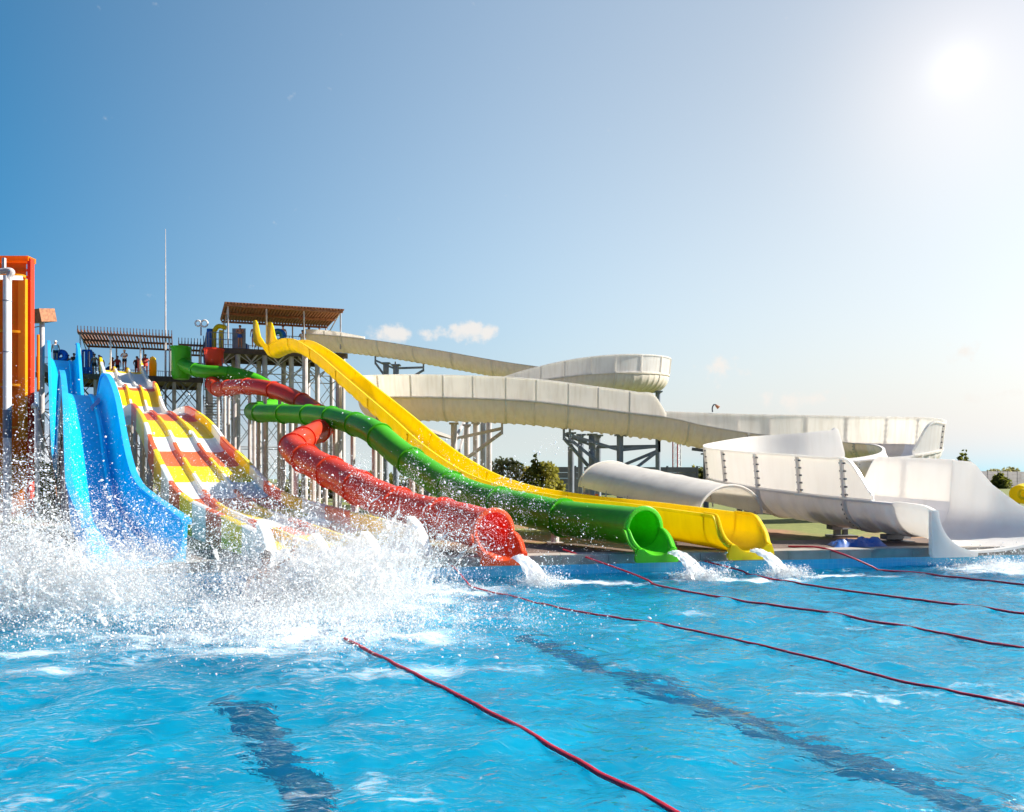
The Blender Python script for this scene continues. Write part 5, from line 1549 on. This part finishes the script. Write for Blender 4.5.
# ================================================================== SPRAY
def tet_mesh(name, pts, rad, rg):
    """thousands of droplets in one mesh: tiny ones as tetrahedra, larger ones as stretched octahedra"""
    tet = np.array([(1, 1, 1), (1, -1, -1), (-1, 1, -1), (-1, -1, 1)], float) / math.sqrt(3) * 1.2
    tf = np.array([(0, 1, 2), (0, 2, 3), (0, 3, 1), (1, 3, 2)])
    t_ = (1 + 5 ** 0.5) / 2
    ico = np.array([(-1, t_, 0), (1, t_, 0), (-1, -t_, 0), (1, -t_, 0), (0, -1, t_), (0, 1, t_), (0, -1, -t_), (0, 1, -t_), (t_, 0, -1), (t_, 0, 1), (-t_, 0, -1), (-t_, 0, 1)]) / math.sqrt(1 + t_ * t_)
    icf = np.array([(0, 11, 5), (0, 5, 1), (0, 1, 7), (0, 7, 10), (0, 10, 11), (1, 5, 9), (5, 11, 4), (11, 10, 2), (10, 7, 6), (7, 1, 8), (3, 9, 4), (3, 4, 2), (3, 2, 6), (3, 6, 8), (3, 8, 9), (4, 9, 5), (2, 4, 11), (6, 2, 10), (8, 6, 7), (9, 8, 1)])
    big = rad > np.quantile(rad, 0.94)
    Vs = []; Fs = []; off = 0
    for base, f, sel in ((tet, tf, ~big), (ico, icf, big)):
        p = pts[sel]; r = rad[sel]; n = len(p)
        if not n: continue
        q = rg.normal(0, 1, (n, 4)); q /= np.linalg.norm(q, axis=1)[:, None]
        w, x, y, z = q.T
        Rm = np.empty((n, 3, 3))
        Rm[:, 0, 0] = 1 - 2 * (y * y + z * z); Rm[:, 0, 1] = 2 * (x * y - z * w); Rm[:, 0, 2] = 2 * (x * z + y * w)
        Rm[:, 1, 0] = 2 * (x * y + z * w); Rm[:, 1, 1] = 1 - 2 * (x * x + z * z); Rm[:, 1, 2] = 2 * (y * z - x * w)
        Rm[:, 2, 0] = 2 * (x * z - y * w); Rm[:, 2, 1] = 2 * (y * z + x * w); Rm[:, 2, 2] = 1 - 2 * (x * x + y * y)
        loc = np.repeat(base[None], n, 0)
        if base is ico:
            loc = loc * (1 + rg.normal(0, 0.16, (n, len(base), 1)))
            loc[:, :, 2] *= (1 + 1.1 * rg.random(n))[:, None]
        V = np.einsum('nij,nkj->nki', Rm, loc) * r[:, None, None] + p[:, None, :]
        Vs.append(V.reshape(-1, 3)); Fs.append((f[None] + len(base) * np.arange(n)[:, None, None]).reshape(-1, 3) + off); off += len(base) * n
    V = np.concatenate(Vs).astype(np.float32); Fa = np.concatenate(Fs)
    me = bpy.data.meshes.new(name)
    me.vertices.add(len(V)); me.vertices.foreach_set('co', V.ravel())
    me.loops.add(len(Fa) * 3); me.loops.foreach_set('vertex_index', Fa.ravel().astype(np.int32))
    me.polygons.add(len(Fa)); me.polygons.foreach_set('loop_start', (np.arange(len(Fa)) * 3).astype(np.int32))
    me.polygons.foreach_set('use_smooth', np.ones(len(Fa), dtype=bool))
    me.materials.append(M['spray']); me.update(calc_edges=True)
    o = bpy.data.objects.new(name, me); COL.objects.link(o)
    return o


def jets(rg, n, src, sx, sy, vmean, vspread, tmax, zmin=0.0):
    """ballistic droplets: many short bursts, each a ragged stream"""
    nb = max(1, n // 260)
    b = np.repeat(np.arange(nb), n // nb + 1)[:n]
    v0 = np.array(vmean) + rg.normal(0, 1, (nb, 3)) * np.array(vspread)
    s0 = np.array([src[0], src[1], src[2]]) + rg.normal(0, 1, (nb, 3)) * np.array([sx, sy, 0.02])
    t0 = rg.random(nb) * tmax
    t = np.clip(t0[b] + rg.normal(0, 0.10, n), 0, tmax)
    spr = np.where(rg.random(nb) < 0.6, 0.16, 0.45)
    v = v0[b] + rg.normal(0, 1, (n, 3)) * spr[b][:, None]
    p = s0[b] + v * t[:, None] + np.array([0, 0, -4.9]) * (t ** 2)[:, None] + rg.normal(0, 0.04, (n, 3)) 
    return p[p[:, 2] > zmin]


def sheet_mat():
    m = bpy.data.materials.new('thin_water_sheet'); m.use_nodes = True
    nt = m.node_tree; base = M['spray'].node_tree; nt.nodes.clear()
    o = N(nt, 'ShaderNodeOutputMaterial')
    d = N(nt, 'ShaderNodeBsdfDiffuse'); d.inputs['Color'].default_value = (0.96, 0.975, 0.98, 1)
    t = N(nt, 'ShaderNodeBsdfTranslucent'); t.inputs['Color'].default_value = (0.96, 0.975, 0.98, 1)
    g = N(nt, 'ShaderNodeBsdfGlossy'); g.inputs['Roughness'].default_value = 0.2
    tr = N(nt, 'ShaderNodeBsdfTransparent')
    a = N(nt, 'ShaderNodeMixShader'); a.inputs['Fac'].default_value = 0.55
    b = N(nt, 'ShaderNodeMixShader'); b.inputs['Fac'].default_value = 0.10
    c = N(nt, 'ShaderNodeMixShader')
    tc = N(nt, 'ShaderNodeTexCoord'); nz = N(nt, 'ShaderNodeTexNoise'); nz.inputs['Scale'].default_value = 9; nz.inputs['Detail'].default_value = 8; nz.inputs['Roughness'].default_value = 0.75
    nt.links.new(tc.outputs['Object'], nz.inputs['Vector'])
    mr = N(nt, 'ShaderNodeMapRange'); mr.inputs['From Min'].default_value = 0.40; mr.inputs['From Max'].default_value = 0.60; mr.inputs['To Min'].default_value = 0.08; mr.inputs['To Max'].default_value = 0.95
    nt.links.new(nz.outputs['Fac'], mr.inputs['Value']); nt.links.new(mr.outputs['Result'], c.inputs['Fac'])
    nt.links.new(d.outputs[0], a.inputs[1]); nt.links.new(t.outputs[0], a.inputs[2])
    nt.links.new(a.outputs[0], b.inputs[1]); nt.links.new(g.outputs[0], b.inputs[2])
    nt.links.new(tr.outputs[0], c.inputs[1]); nt.links.new(b.outputs[0], c.inputs[2])
    nt.links.new(c.outputs[0], o.inputs['Surface'])
    return m


M['sheet'] = sheet_mat()


def sheets(label, jets_, seed):
    """thin tongues of water thrown up along ballistic paths, tearing into holes and threads as they rise"""
    rg = np.random.default_rng(seed); V = []; Fc = []; off = 0
    for (sx_, sy_, ex, ey, v0, vs, n, tm, wid) in jets_:
        for _ in range(n):
            s0 = np.array([sx_ + rg.normal(0, ex), sy_ + rg.normal(0, ey), 0.0])
            v = np.array(v0) + rg.normal(0, 1, 3) * np.array(vs)
            v[2] = max(v[2], 0.8)
            T1 = min(tm * rg.uniform(0.35, 1.0), 1.9 * v[2] / 9.8); K, J = 30, 12
            lat = np.cross(v, [0, 0, 1.0]); lat /= np.linalg.norm(lat) + 1e-9
            w0 = wid * rg.uniform(0.4, 1.2); fan = rg.uniform(0.3, 1.3); ph = rg.uniform(0, 50, 2)
            t = np.linspace(0.02, T1, K)[:, None]; u_ = np.linspace(-1, 1, J)[None, :]
            wd = w0 * (0.35 + fan * t / T1)
            nz = fbm(t * 9 + ph[0], u_ * 1.6 + ph[1], 4)
            p = s0 + v * t[..., None] + np.array([0, 0, -4.9]) * (t ** 2)[..., None] + lat * (u_ * wd)[..., None]
            p = p + nz[..., None] * np.array([0.10, 0.10, 0.16]) * (0.3 + t[..., None] / T1) + np.array([0, 0, -1]) * ((u_ ** 2) * 0.25 * wd)[..., None]
            nz2 = fbm(t * 16 + ph[1], u_ * 3.2 + ph[0], 4)
            keep = (nz2 > -0.30 + 0.55 * t / T1 + 0.35 * np.abs(u_) ** 3) & (p[..., 2] > -0.02)
            idx = off + np.arange(K * J).reshape(K, J)
            kq = keep[:-1, :-1] & keep[1:, :-1] & keep[:-1, 1:] & keep[1:, 1:]
            q = np.stack([idx[:-1, :-1], idx[1:, :-1], idx[1:, 1:], idx[:-1, 1:]], -1)[kq]
            V.append(p.reshape(-1, 3)); Fc.append(q); off += K * J
    V = np.concatenate(V); Fc = np.concatenate(Fc)
    used = np.unique(Fc); mp_ = -np.ones(len(V), int); mp_[used] = np.arange(len(used))
    mb = MB(); mb.add(V[used], mp_[Fc].tolist()); o = mb.build('water_sheet', M['sheet'], None, 80)
    c = V[used].mean(0); tag(o, label, 'splash', None, 'stuff')
    return origin_to(o, (float(c[0]), float(c[1]), 0.0))


sheets('torn white sheets of water thrown up under the blue slide mouth', [(-6.5, 11.2, 0.7, 0.4, (-0.5, -0.8, 3.2), (1.0, 0.9, 0.9), 90, 0.9, 0.34), (-6.0, 10.2, 1.0, 0.5, (0.2, -1.0, 1.6), (1.0, 0.8, 0.6), 46, 0.5, 0.22)], 301)
sheets('torn white sheets of water surging up before the orange slide', [(-8.1, 11.0, 0.8, 0.4, (0.2, -0.6, 4.4), (1.0, 0.8, 1.1), 90, 1.1, 0.40)], 302)
sheets('torn white sheets of water bursting off the end of the three lane slide', [(-3.0, 11.8, 0.7, 0.4, (0.3, -0.5, 3.8), (1.2, 0.9, 1.1), 110, 1.0, 0.38), (-1.9, 12.3, 0.4, 0.3, (0.9, 0.2, 4.6), (0.7, 0.6, 0.8), 40, 1.1, 0.3), (-3.0, 10.4, 1.0, 0.6, (0.2, -1.2, 1.7), (1.1, 0.8, 0.6), 60, 0.5, 0.25)], 303)


def spray(label, parts, seed, name='splash'):
    rg = np.random.default_rng(seed); pts = []
    for kind, n, *a in parts:
        if kind == 'jet': pts.append(jets(rg, n, *a))
        elif kind == 'cloud':
            c, s = a[:2]
            # turbulent: displaced by noise into wisps
            q = rg.normal(0, 1, (n, 3)) * np.array(s)
            q[:, 2] = np.abs(q[:, 2])
            w = fbm(q[:, 0] * 1.7 + c[0], q[:, 2] * 1.7 + c[1], 4)
            keep = rg.random(n) < np.clip(0.55 + 1.3 * w, 0.05, 1)
            q = q[keep] + np.array(c)
            pts.append(q[q[:, 2] > 0])
    p = np.concatenate(pts)
    rad = np.exp(rg.normal(math.log(0.0041), 0.40, len(p)))
    big = rg.random(len(p)) < 0.03
    rad[big] *= 1.9
    p = p[p[:, 1] < edge_y(p[:, 0]) + 6]
    rad = rad[:len(p)]
    o = tet_mesh(name, p, rad, rg)
    c = p.mean(0)
    tag(o, label, 'splash', None, 'stuff')
    return origin_to(o, (float(c[0]), float(c[1]), 0.0))


spray('white spray bursting at the foot of the blue slide', [
    ('jet', 40000, (-6.6, 11.2, 0), 0.8, 0.5, (-0.9, -0.6, 3.0), (1.1, 0.8, 1.3), 0.85),
    ('jet', 26000, (-6.3, 11.8, 0), 0.5, 0.5, (0.7, 0.4, 3.4), (1.0, 0.8, 1.4), 0.9),
    ('cloud', 50000, (-6.5, 11.2, 0), (0.9, 0.6, 0.42)),
    ('cloud', 22000, (-6.2, 9.4, 0), (1.7, 0.9, 0.2))], 101)
spray('white spray cloud drifting at the edge of the orange slide', [
    ('jet', 80000, (-8.0, 11.4, 0), 0.8, 0.5, (-0.1, -0.3, 5.4), (1.0, 0.8, 1.2), 1.15),
    ('cloud', 72000, (-8.1, 11.0, 0), (0.9, 0.6, 0.85))], 102)
spray('dense white splash in front of the three lane slide', [
    ('jet', 38000, (-3.6, 11.6, 0), 0.7, 0.5, (0.2, 0.2, 3.9), (1.3, 0.9, 1.5), 1.0),
    ('jet', 30000, (-2.6, 12.2, 0), 0.6, 0.4, (0.9, 0.3, 4.2), (0.8, 0.7, 1.2), 1.0),
    ('jet', 15000, (-4.3, 12.0, 0), 0.6, 0.5, (-0.4, 0.8, 5.6), (1.0, 0.9, 1.0), 1.2),
    ('jet', 15000, (-1.6, 12.6, 0), 0.5, 0.4, (1.6, 0.5, 4.6), (0.9, 0.7, 1.0), 1.1),
    ('cloud', 110000, (-2.8, 11.4, 0), (0.8, 0.5, 0.46)),
    ('cloud', 40000, (-3.5, 10.7, 0), (0.8, 0.6, 0.36)),
    ('cloud', 80000, (-2.6, 9.7, 0), (1.3, 0.8, 0.17))], 103)


def mist(label, c, r, dens, seed):
    """soft cloud of the finest droplets: a real volume with a ragged, noisy density"""
    m = bpy.data.materials.new('fine_mist'); m.use_nodes = True; nt = m.node_tree; nt.nodes.clear()
    out = N(nt, 'ShaderNodeOutputMaterial'); vol = N(nt, 'ShaderNodeVolumePrincipled')
    vol.inputs['Color'].default_value = (0.99, 0.99, 0.99, 1); vol.inputs['Anisotropy'].default_value = 0.35
    tc = N(nt, 'ShaderNodeTexCoord')
    dv = N(nt, 'ShaderNodeVectorMath', operation='DIVIDE'); nt.links.new(tc.outputs['Object'], dv.inputs[0]); dv.inputs[1].default_value = r
    ln = N(nt, 'ShaderNodeVectorMath', operation='LENGTH'); nt.links.new(dv.outputs['Vector'], ln.inputs[0])
    nz = N(nt, 'ShaderNodeTexNoise'); nz.inputs['Scale'].default_value = 2.2; nz.inputs['Detail'].default_value = 5; nz.inputs['Roughness'].default_value = 0.6
    nt.links.new(tc.outputs['Object'], nz.inputs['Vector'])
    a1 = N(nt, 'ShaderNodeMath', operation='MULTIPLY_ADD'); a1.inputs[1].default_value = 1.7; a1.inputs[2].default_value = -0.85
    nt.links.new(nz.outputs['Fac'], a1.inputs[0])
    a2 = N(nt, 'ShaderNodeMath', operation='ADD'); nt.links.new(ln.outputs['Value'], a2.inputs[0]); nt.links.new(a1.outputs[0], a2.inputs[1])
    mr = N(nt, 'ShaderNodeMapRange'); mr.interpolation_type = 'SMOOTHSTEP'; mr.inputs['From Min'].default_value = 0.95; mr.inputs['From Max'].default_value = 0.25; mr.inputs['To Max'].default_value = dens
    nt.links.new(a2.outputs[0], mr.inputs['Value']); nt.links.new(mr.outputs['Result'], vol.inputs['Density'])
    nt.links.new(vol.outputs[0], out.inputs['Volume'])
    mb = MB(); rr = []; a = np.linspace(0, 2 * np.pi, 20, endpoint=False)
    for t in np.linspace(0.06, math.pi / 2, 7): rr.append(np.stack([r[0] * 1.05 * math.sin(t) * np.cos(a), r[1] * 1.05 * math.sin(t) * np.sin(a), np.full(20, r[2] * 1.05 * math.cos(t))], 1))
    rr.append(rr[-1] - np.array([0, 0, 0.04]))
    loft(mb, rr)
    o = mb.build('mist', m); o.location = (c[0], c[1], 0.10)
    tag(o, label, 'mist', None, 'stuff')


mist('fine white mist around the three lane slide splash', (-2.8, 11.9), (2.0, 1.1, 1.6), 0.6, 1)
mist('fine white mist over the blue slide splash', (-6.2, 11.2), (1.9, 1.2, 1.15), 0.45, 2)
mist('fine white mist by the foot of the orange slide', (-8.6, 11.0), (1.6, 1.1, 2.0), 1.0, 3)


def outflow(label, src, fwd, width, seed, n=5000, reach=0.75):
    rg = np.random.default_rng(seed)
    fwd = np.array([fwd[0], fwd[1]]); fwd = fwd / np.linalg.norm(fwd); lat = np.array([fwd[1], -fwd[0]])
    root = thing('outflow', label, 'falling water', (src[0], src[1], 0.0)); root['kind'] = 'stuff'
    mb = MB(); K, J = 16, 16
    V = []
    for k in range(K + 1):
        t = k / K * math.sqrt(2 * max(src[2] - 0.0, .1) / 9.8) * 1.02
        for j in range(J + 1):
            u_ = (j / J - 0.5) * width * (1 + 0.5 * k / K)
            thick = 0.05 * (1 - (2 * j / J - 1) ** 2)
            s_ = t * reach / 0.3 + rg.normal(0, 0.012); z_ = src[2] - 4.9 * t * t + thick + rg.normal(0, 0.012)
            V.append((src[0] + fwd[0] * s_ + lat[0] * u_, src[1] + fwd[1] * s_ + lat[1] * u_, z_))
    ii = np.arange((K + 1) * (J + 1)).reshape(K + 1, J + 1)
    mb.add(V, np.stack([ii[:-1, :-1], ii[:-1, 1:], ii[1:, 1:], ii[1:, :-1]], -1).reshape(-1, 4).tolist())
    sh = mb.build('stream', M['spray'], root, 60)
    end = np.array([src[0] + fwd[0] * reach, src[1] + fwd[1] * reach])
    q = np.column_stack([end + rg.normal(0, 0.22, (n, 2)), np.abs(rg.normal(0, 0.09, n))])
    q2 = jets(rg, n // 2, (end[0], end[1], 0), 0.12, 0.1, (fwd[0] * .5, fwd[1] * .5, 1.6), (.5, .5, .5), 0.4)
    q = np.concatenate([q, q2]); d = tet_mesh('droplets', q - np.array([src[0], src[1], 0]), np.exp(rg.normal(math.log(0.0055), 0.4, len(q))), rg)
    d.parent = root; d['kind'] = 'stuff'


outflow('white water pouring from the red tube mouth', (0.12, 14.15, 0.44), (0.55, -0.83), 0.34, 201)
outflow('white water pouring from the green tube mouth', (3.32, 14.85, 0.46), (0.55, -0.83), 0.34, 202)
outflow('white water pouring from the yellow chute mouth', (5.12, 15.2, 0.46), (0.55, -0.83), 0.34, 203)
spray('white foam rolling out of the white flume scoop', [('cloud', 26000, (11.2, 15.9, 0.02), (0.75, 0.45, 0.10)), ('cloud', 16000, (12.1, 16.3, 0.05), (0.8, 0.4, 0.22))], 104, 'foam')

# ================================================================== LIGHT, SKY, CAMERA
el = math.radians(36); az = math.radians(82)
sdir = Vector((math.sin(az) * math.cos(el), math.cos(az) * math.cos(el), math.sin(el)))
sun = bpy.data.lights.new('sun', 'SUN'); sun.energy = 5.0; sun.angle = math.radians(0.53); sun.color = (1.0, 0.93, 0.82)
so = bpy.data.objects.new('sun', sun); COL.objects.link(so); so.rotation_euler = sdir.to_track_quat('Z', 'Y').to_euler(); so.location = (20, 30, 40)

w = bpy.data.worlds.new('World'); sc.world = w; w.use_nodes = True
nt = w.node_tree; bg = nt.nodes['Background']; bg.inputs['Strength'].default_value = 0.0677
sky = N(nt, 'ShaderNodeTexSky'); sky.sky_type = 'NISHITA'; sky.sun_disc = False; sky.sun_elevation = el; sky.sun_rotation = az
sky.air_density = 1.0; sky.dust_density = 0.3; sky.ozone_density = 2.0; sky.altitude = 100
tc = N(nt, 'ShaderNodeTexCoord')
nrm = N(nt, 'ShaderNodeVectorMath', operation='NORMALIZE'); nt.links.new(tc.outputs['Generated'], nrm.inputs[0])
dt = N(nt, 'ShaderNodeVectorMath', operation='DOT_PRODUCT'); nt.links.new(nrm.outputs['Vector'], dt.inputs[0]); dt.inputs[1].default_value = Vector((0.615, 1.0, 0.57)).normalized()


def powr(e, amp):
    mx_ = N(nt, 'ShaderNodeMath', operation='MAXIMUM'); nt.links.new(dt.outputs['Value'], mx_.inputs[0]); mx_.inputs[1].default_value = 0
    p_ = N(nt, 'ShaderNodeMath', operation='POWER'); nt.links.new(mx_.outputs[0], p_.inputs[0]); p_.inputs[1].default_value = e
    m_ = N(nt, 'ShaderNodeMath', operation='MULTIPLY'); nt.links.new(p_.outputs[0], m_.inputs[0]); m_.inputs[1].default_value = amp
    return m_


g1, g2, g3 = powr(400, 0.30), powr(3000, 1.0), powr(1, 0.0)
s1 = N(nt, 'ShaderNodeMath', operation='ADD'); nt.links.new(g1.outputs[0], s1.inputs[0]); nt.links.new(g2.outputs[0], s1.inputs[1])
s2 = N(nt, 'ShaderNodeMath', operation='ADD'); nt.links.new(s1.outputs[0], s2.inputs[0]); nt.links.new(g3.outputs[0], s2.inputs[1])
gc = N(nt, 'ShaderNodeMix', data_type='RGBA', blend_type='ADD'); gc.inputs['Factor'].default_value = 1.0; gc.clamp_result = False
cmb = N(nt, 'ShaderNodeVectorMath', operation='SCALE'); cmb.inputs[0].default_value = (1.0, 0.97, 0.93); nt.links.new(s2.outputs[0], cmb.inputs['Scale'])
# a clear, deep blue sky away from the sun that pales towards it and towards the horizon
c2_, c6_, c120_ = powr(2, 1.0), powr(8, 1.0), powr(120, 1.0)
sepn = N(nt, 'ShaderNodeSeparateXYZ'); nt.links.new(nrm.outputs['Vector'], sepn.inputs[0])
hz_ = N(nt, 'ShaderNodeMath', operation='SUBTRACT', use_clamp=True); hz_.inputs[0].default_value = 1.0; nt.links.new(sepn.outputs['Z'], hz_.inputs[1])
h6_ = N(nt, 'ShaderNodeMath', operation='POWER'); nt.links.new(hz_.outputs[0], h6_.inputs[0]); h6_.inputs[1].default_value = 6
hc_ = N(nt, 'ShaderNodeMath', operation='MULTIPLY'); nt.links.new(h6_.outputs[0], hc_.inputs[0]); nt.links.new(c2_.outputs[0], hc_.inputs[1])
h25_ = N(nt, 'ShaderNodeMath', operation='POWER'); nt.links.new(hz_.outputs[0], h25_.inputs[0]); h25_.inputs[1].default_value = 25
accv = None
for sock, vec in ((c2_.outputs[0], (3.806, 2.247, 1.132)), (c6_.outputs[0], (-0.682, -0.806, -0.69)), (c120_.outputs[0], (0.78, 0.32, 0.10)), (h6_.outputs[0], (1.511, -0.065, -0.528)), (h25_.outputs[0], (-0.06, 0.675, 1.225)), (hc_.outputs[0], (-4.05, -1.98, -0.78))):
    sv_ = N(nt, 'ShaderNodeVectorMath', operation='SCALE'); sv_.inputs[0].default_value = vec; nt.links.new(sock, sv_.inputs['Scale'])
    av_ = N(nt, 'ShaderNodeVectorMath', operation='ADD'); nt.links.new(sv_.outputs['Vector'], av_.inputs[0])
    if accv is None: av_.inputs[1].default_value = (-0.568, 0.367, 0.773)
    else: nt.links.new(accv, av_.inputs[1])
    accv = av_.outputs['Vector']
mxv = N(nt, 'ShaderNodeVectorMath', operation='MAXIMUM'); nt.links.new(accv, mxv.inputs[0]); mxv.inputs[1].default_value = (0.08, 0.33, 0.62)
mlv = N(nt, 'ShaderNodeVectorMath', operation='MULTIPLY'); nt.links.new(sky.outputs['Color'], mlv.inputs[0]); nt.links.new(mxv.outputs['Vector'], mlv.inputs[1])
nt.links.new(mlv.outputs['Vector'], gc.inputs['A']); nt.links.new(cmb.outputs['Vector'], gc.inputs['B'])
last = gc.outputs['Result']
# fair weather clouds low over the horizon: (azimuth px, height px, half-size) of each puff
sep = N(nt, 'ShaderNodeSeparateXYZ'); nt.links.new(nrm.outputs['Vector'], sep.inputs[0])
azn = N(nt, 'ShaderNodeMath', operation='ARCTAN2'); nt.links.new(sep.outputs['X'], azn.inputs[0]); nt.links.new(sep.outputs['Y'], azn.inputs[1])
eln = N(nt, 'ShaderNodeMath', operation='ARCSINE'); nt.links.new(sep.outputs['Z'], eln.inputs[0])
pos = N(nt, 'ShaderNodeCombineXYZ'); nt.links.new(azn.outputs[0], pos.inputs['X']); nt.links.new(eln.outputs[0], pos.inputs['Y'])
cn = N(nt, 'ShaderNodeTexNoise'); cn.inputs['Scale'].default_value = 42; cn.inputs['Detail'].default_value = 7; cn.inputs['Roughness'].default_value = 0.6
nt.links.new(pos.outputs[0], cn.inputs['Vector'])
acc = None
for px, py, rx, ry, amp in ((392, 333, 24, 9, 1.0), (424, 334, 14, 7, .8), (470, 332, 26, 11, 1.0), (488, 331, 14, 8, .9), (455, 328, 12, 8, .7), (724, 371, 24, 15, .62), (708, 378, 12, 8, .5), (800, 402, 60, 12, .5), (965, 352, 30, 9, .5), (560, 415, 70, 12, .45), (740, 428, 60, 10, .45), (985, 395, 40, 8, .45)):
    x, y, z = (px - 512) / F, 1.0, (HOR - py) / F; nn = math.sqrt(x * x + y * y + z * z)
    a0, e0 = math.atan2(x, y), math.asin(z / nn)
    sb = N(nt, 'ShaderNodeVectorMath', operation='SUBTRACT'); nt.links.new(pos.outputs[0], sb.inputs[0]); sb.inputs[1].default_value = (a0, e0, 0)
    ml = N(nt, 'ShaderNodeVectorMath', operation='MULTIPLY'); nt.links.new(sb.outputs[0], ml.inputs[0]); ml.inputs[1].default_value = (F / rx, F / ry, 0)
    ln = N(nt, 'ShaderNodeVectorMath', operation='LENGTH'); nt.links.new(ml.outputs[0], ln.inputs[0])
    mr = N(nt, 'ShaderNodeMapRange'); mr.inputs['From Min'].default_value = 1.5; mr.inputs['From Max'].default_value = 0.0; mr.inputs['To Max'].default_value = amp
    nt.links.new(ln.outputs['Value'], mr.inputs['Value'])
    if acc is None: acc = mr.outputs['Result']
    else:
        mm = N(nt, 'ShaderNodeMath', operation='MAXIMUM'); nt.links.new(acc, mm.inputs[0]); nt.links.new(mr.outputs['Result'], mm.inputs[1]); acc = mm.outputs[0]
md = N(nt, 'ShaderNodeMath', operation='MULTIPLY_ADD'); md.inputs[1].default_value = 1.6; md.inputs[2].default_value = -0.8
nt.links.new(cn.outputs['Fac'], md.inputs[0])
mad = N(nt, 'ShaderNodeMath', operation='ADD'); nt.links.new(acc, mad.inputs[0]); nt.links.new(md.outputs[0], mad.inputs[1])
cm_ = N(nt, 'ShaderNodeMapRange'); cm_.inputs['From Min'].default_value = 0.25; cm_.inputs['From Max'].default_value = 0.75; cm_.interpolation_type = 'SMOOTHSTEP'; cm_.inputs['To Max'].default_value = 0.85
nt.links.new(mad.outputs[0], cm_.inputs['Value'])
cl = N(nt, 'ShaderNodeMix', data_type='RGBA'); nt.links.new(cm_.outputs['Result'], cl.inputs['Factor']); nt.links.new(last, cl.inputs['A']); cl.inputs['B'].default_value = (6.4, 6.0, 5.6, 1)
nt.links.new(cl.outputs['Result'], bg.inputs['Color'])

cam = bpy.data.cameras.new('camera'); co = bpy.data.objects.new('camera', cam); COL.objects.link(co)
co.location = (0, 0, CAMH); co.rotation_euler = (math.pi / 2, 0, 0)
cam.sensor_fit = 'HORIZONTAL'; cam.sensor_width = 36; cam.lens = 36 * F / 1024; cam.shift_y = (HOR - 406) / 1024
cam.clip_end = 3000; cam.clip_start = 0.05
sc.camera = co
sc.view_settings.view_transform = 'Standard'; sc.view_settings.look = 'None'; sc.view_settings.exposure = 1.14; sc.view_settings.gamma = 1.0
sc.view_settings.use_curve_mapping = False
sc.render.engine = 'CYCLES'
cy_ = sc.cycles
cy_.use_denoising = True
cy_.max_bounces = 12; cy_.transparent_max_bounces = 16; cy_.transmission_bounces = 6; cy_.diffuse_bounces = 7; cy_.glossy_bounces = 3
cy_.volume_bounces = 8; cy_.volume_step_rate = 1.5; cy_.volume_max_steps = 128
cy_.sample_clamp_indirect = 4.0; cy_.caustics_reflective = False; cy_.caustics_refractive = True
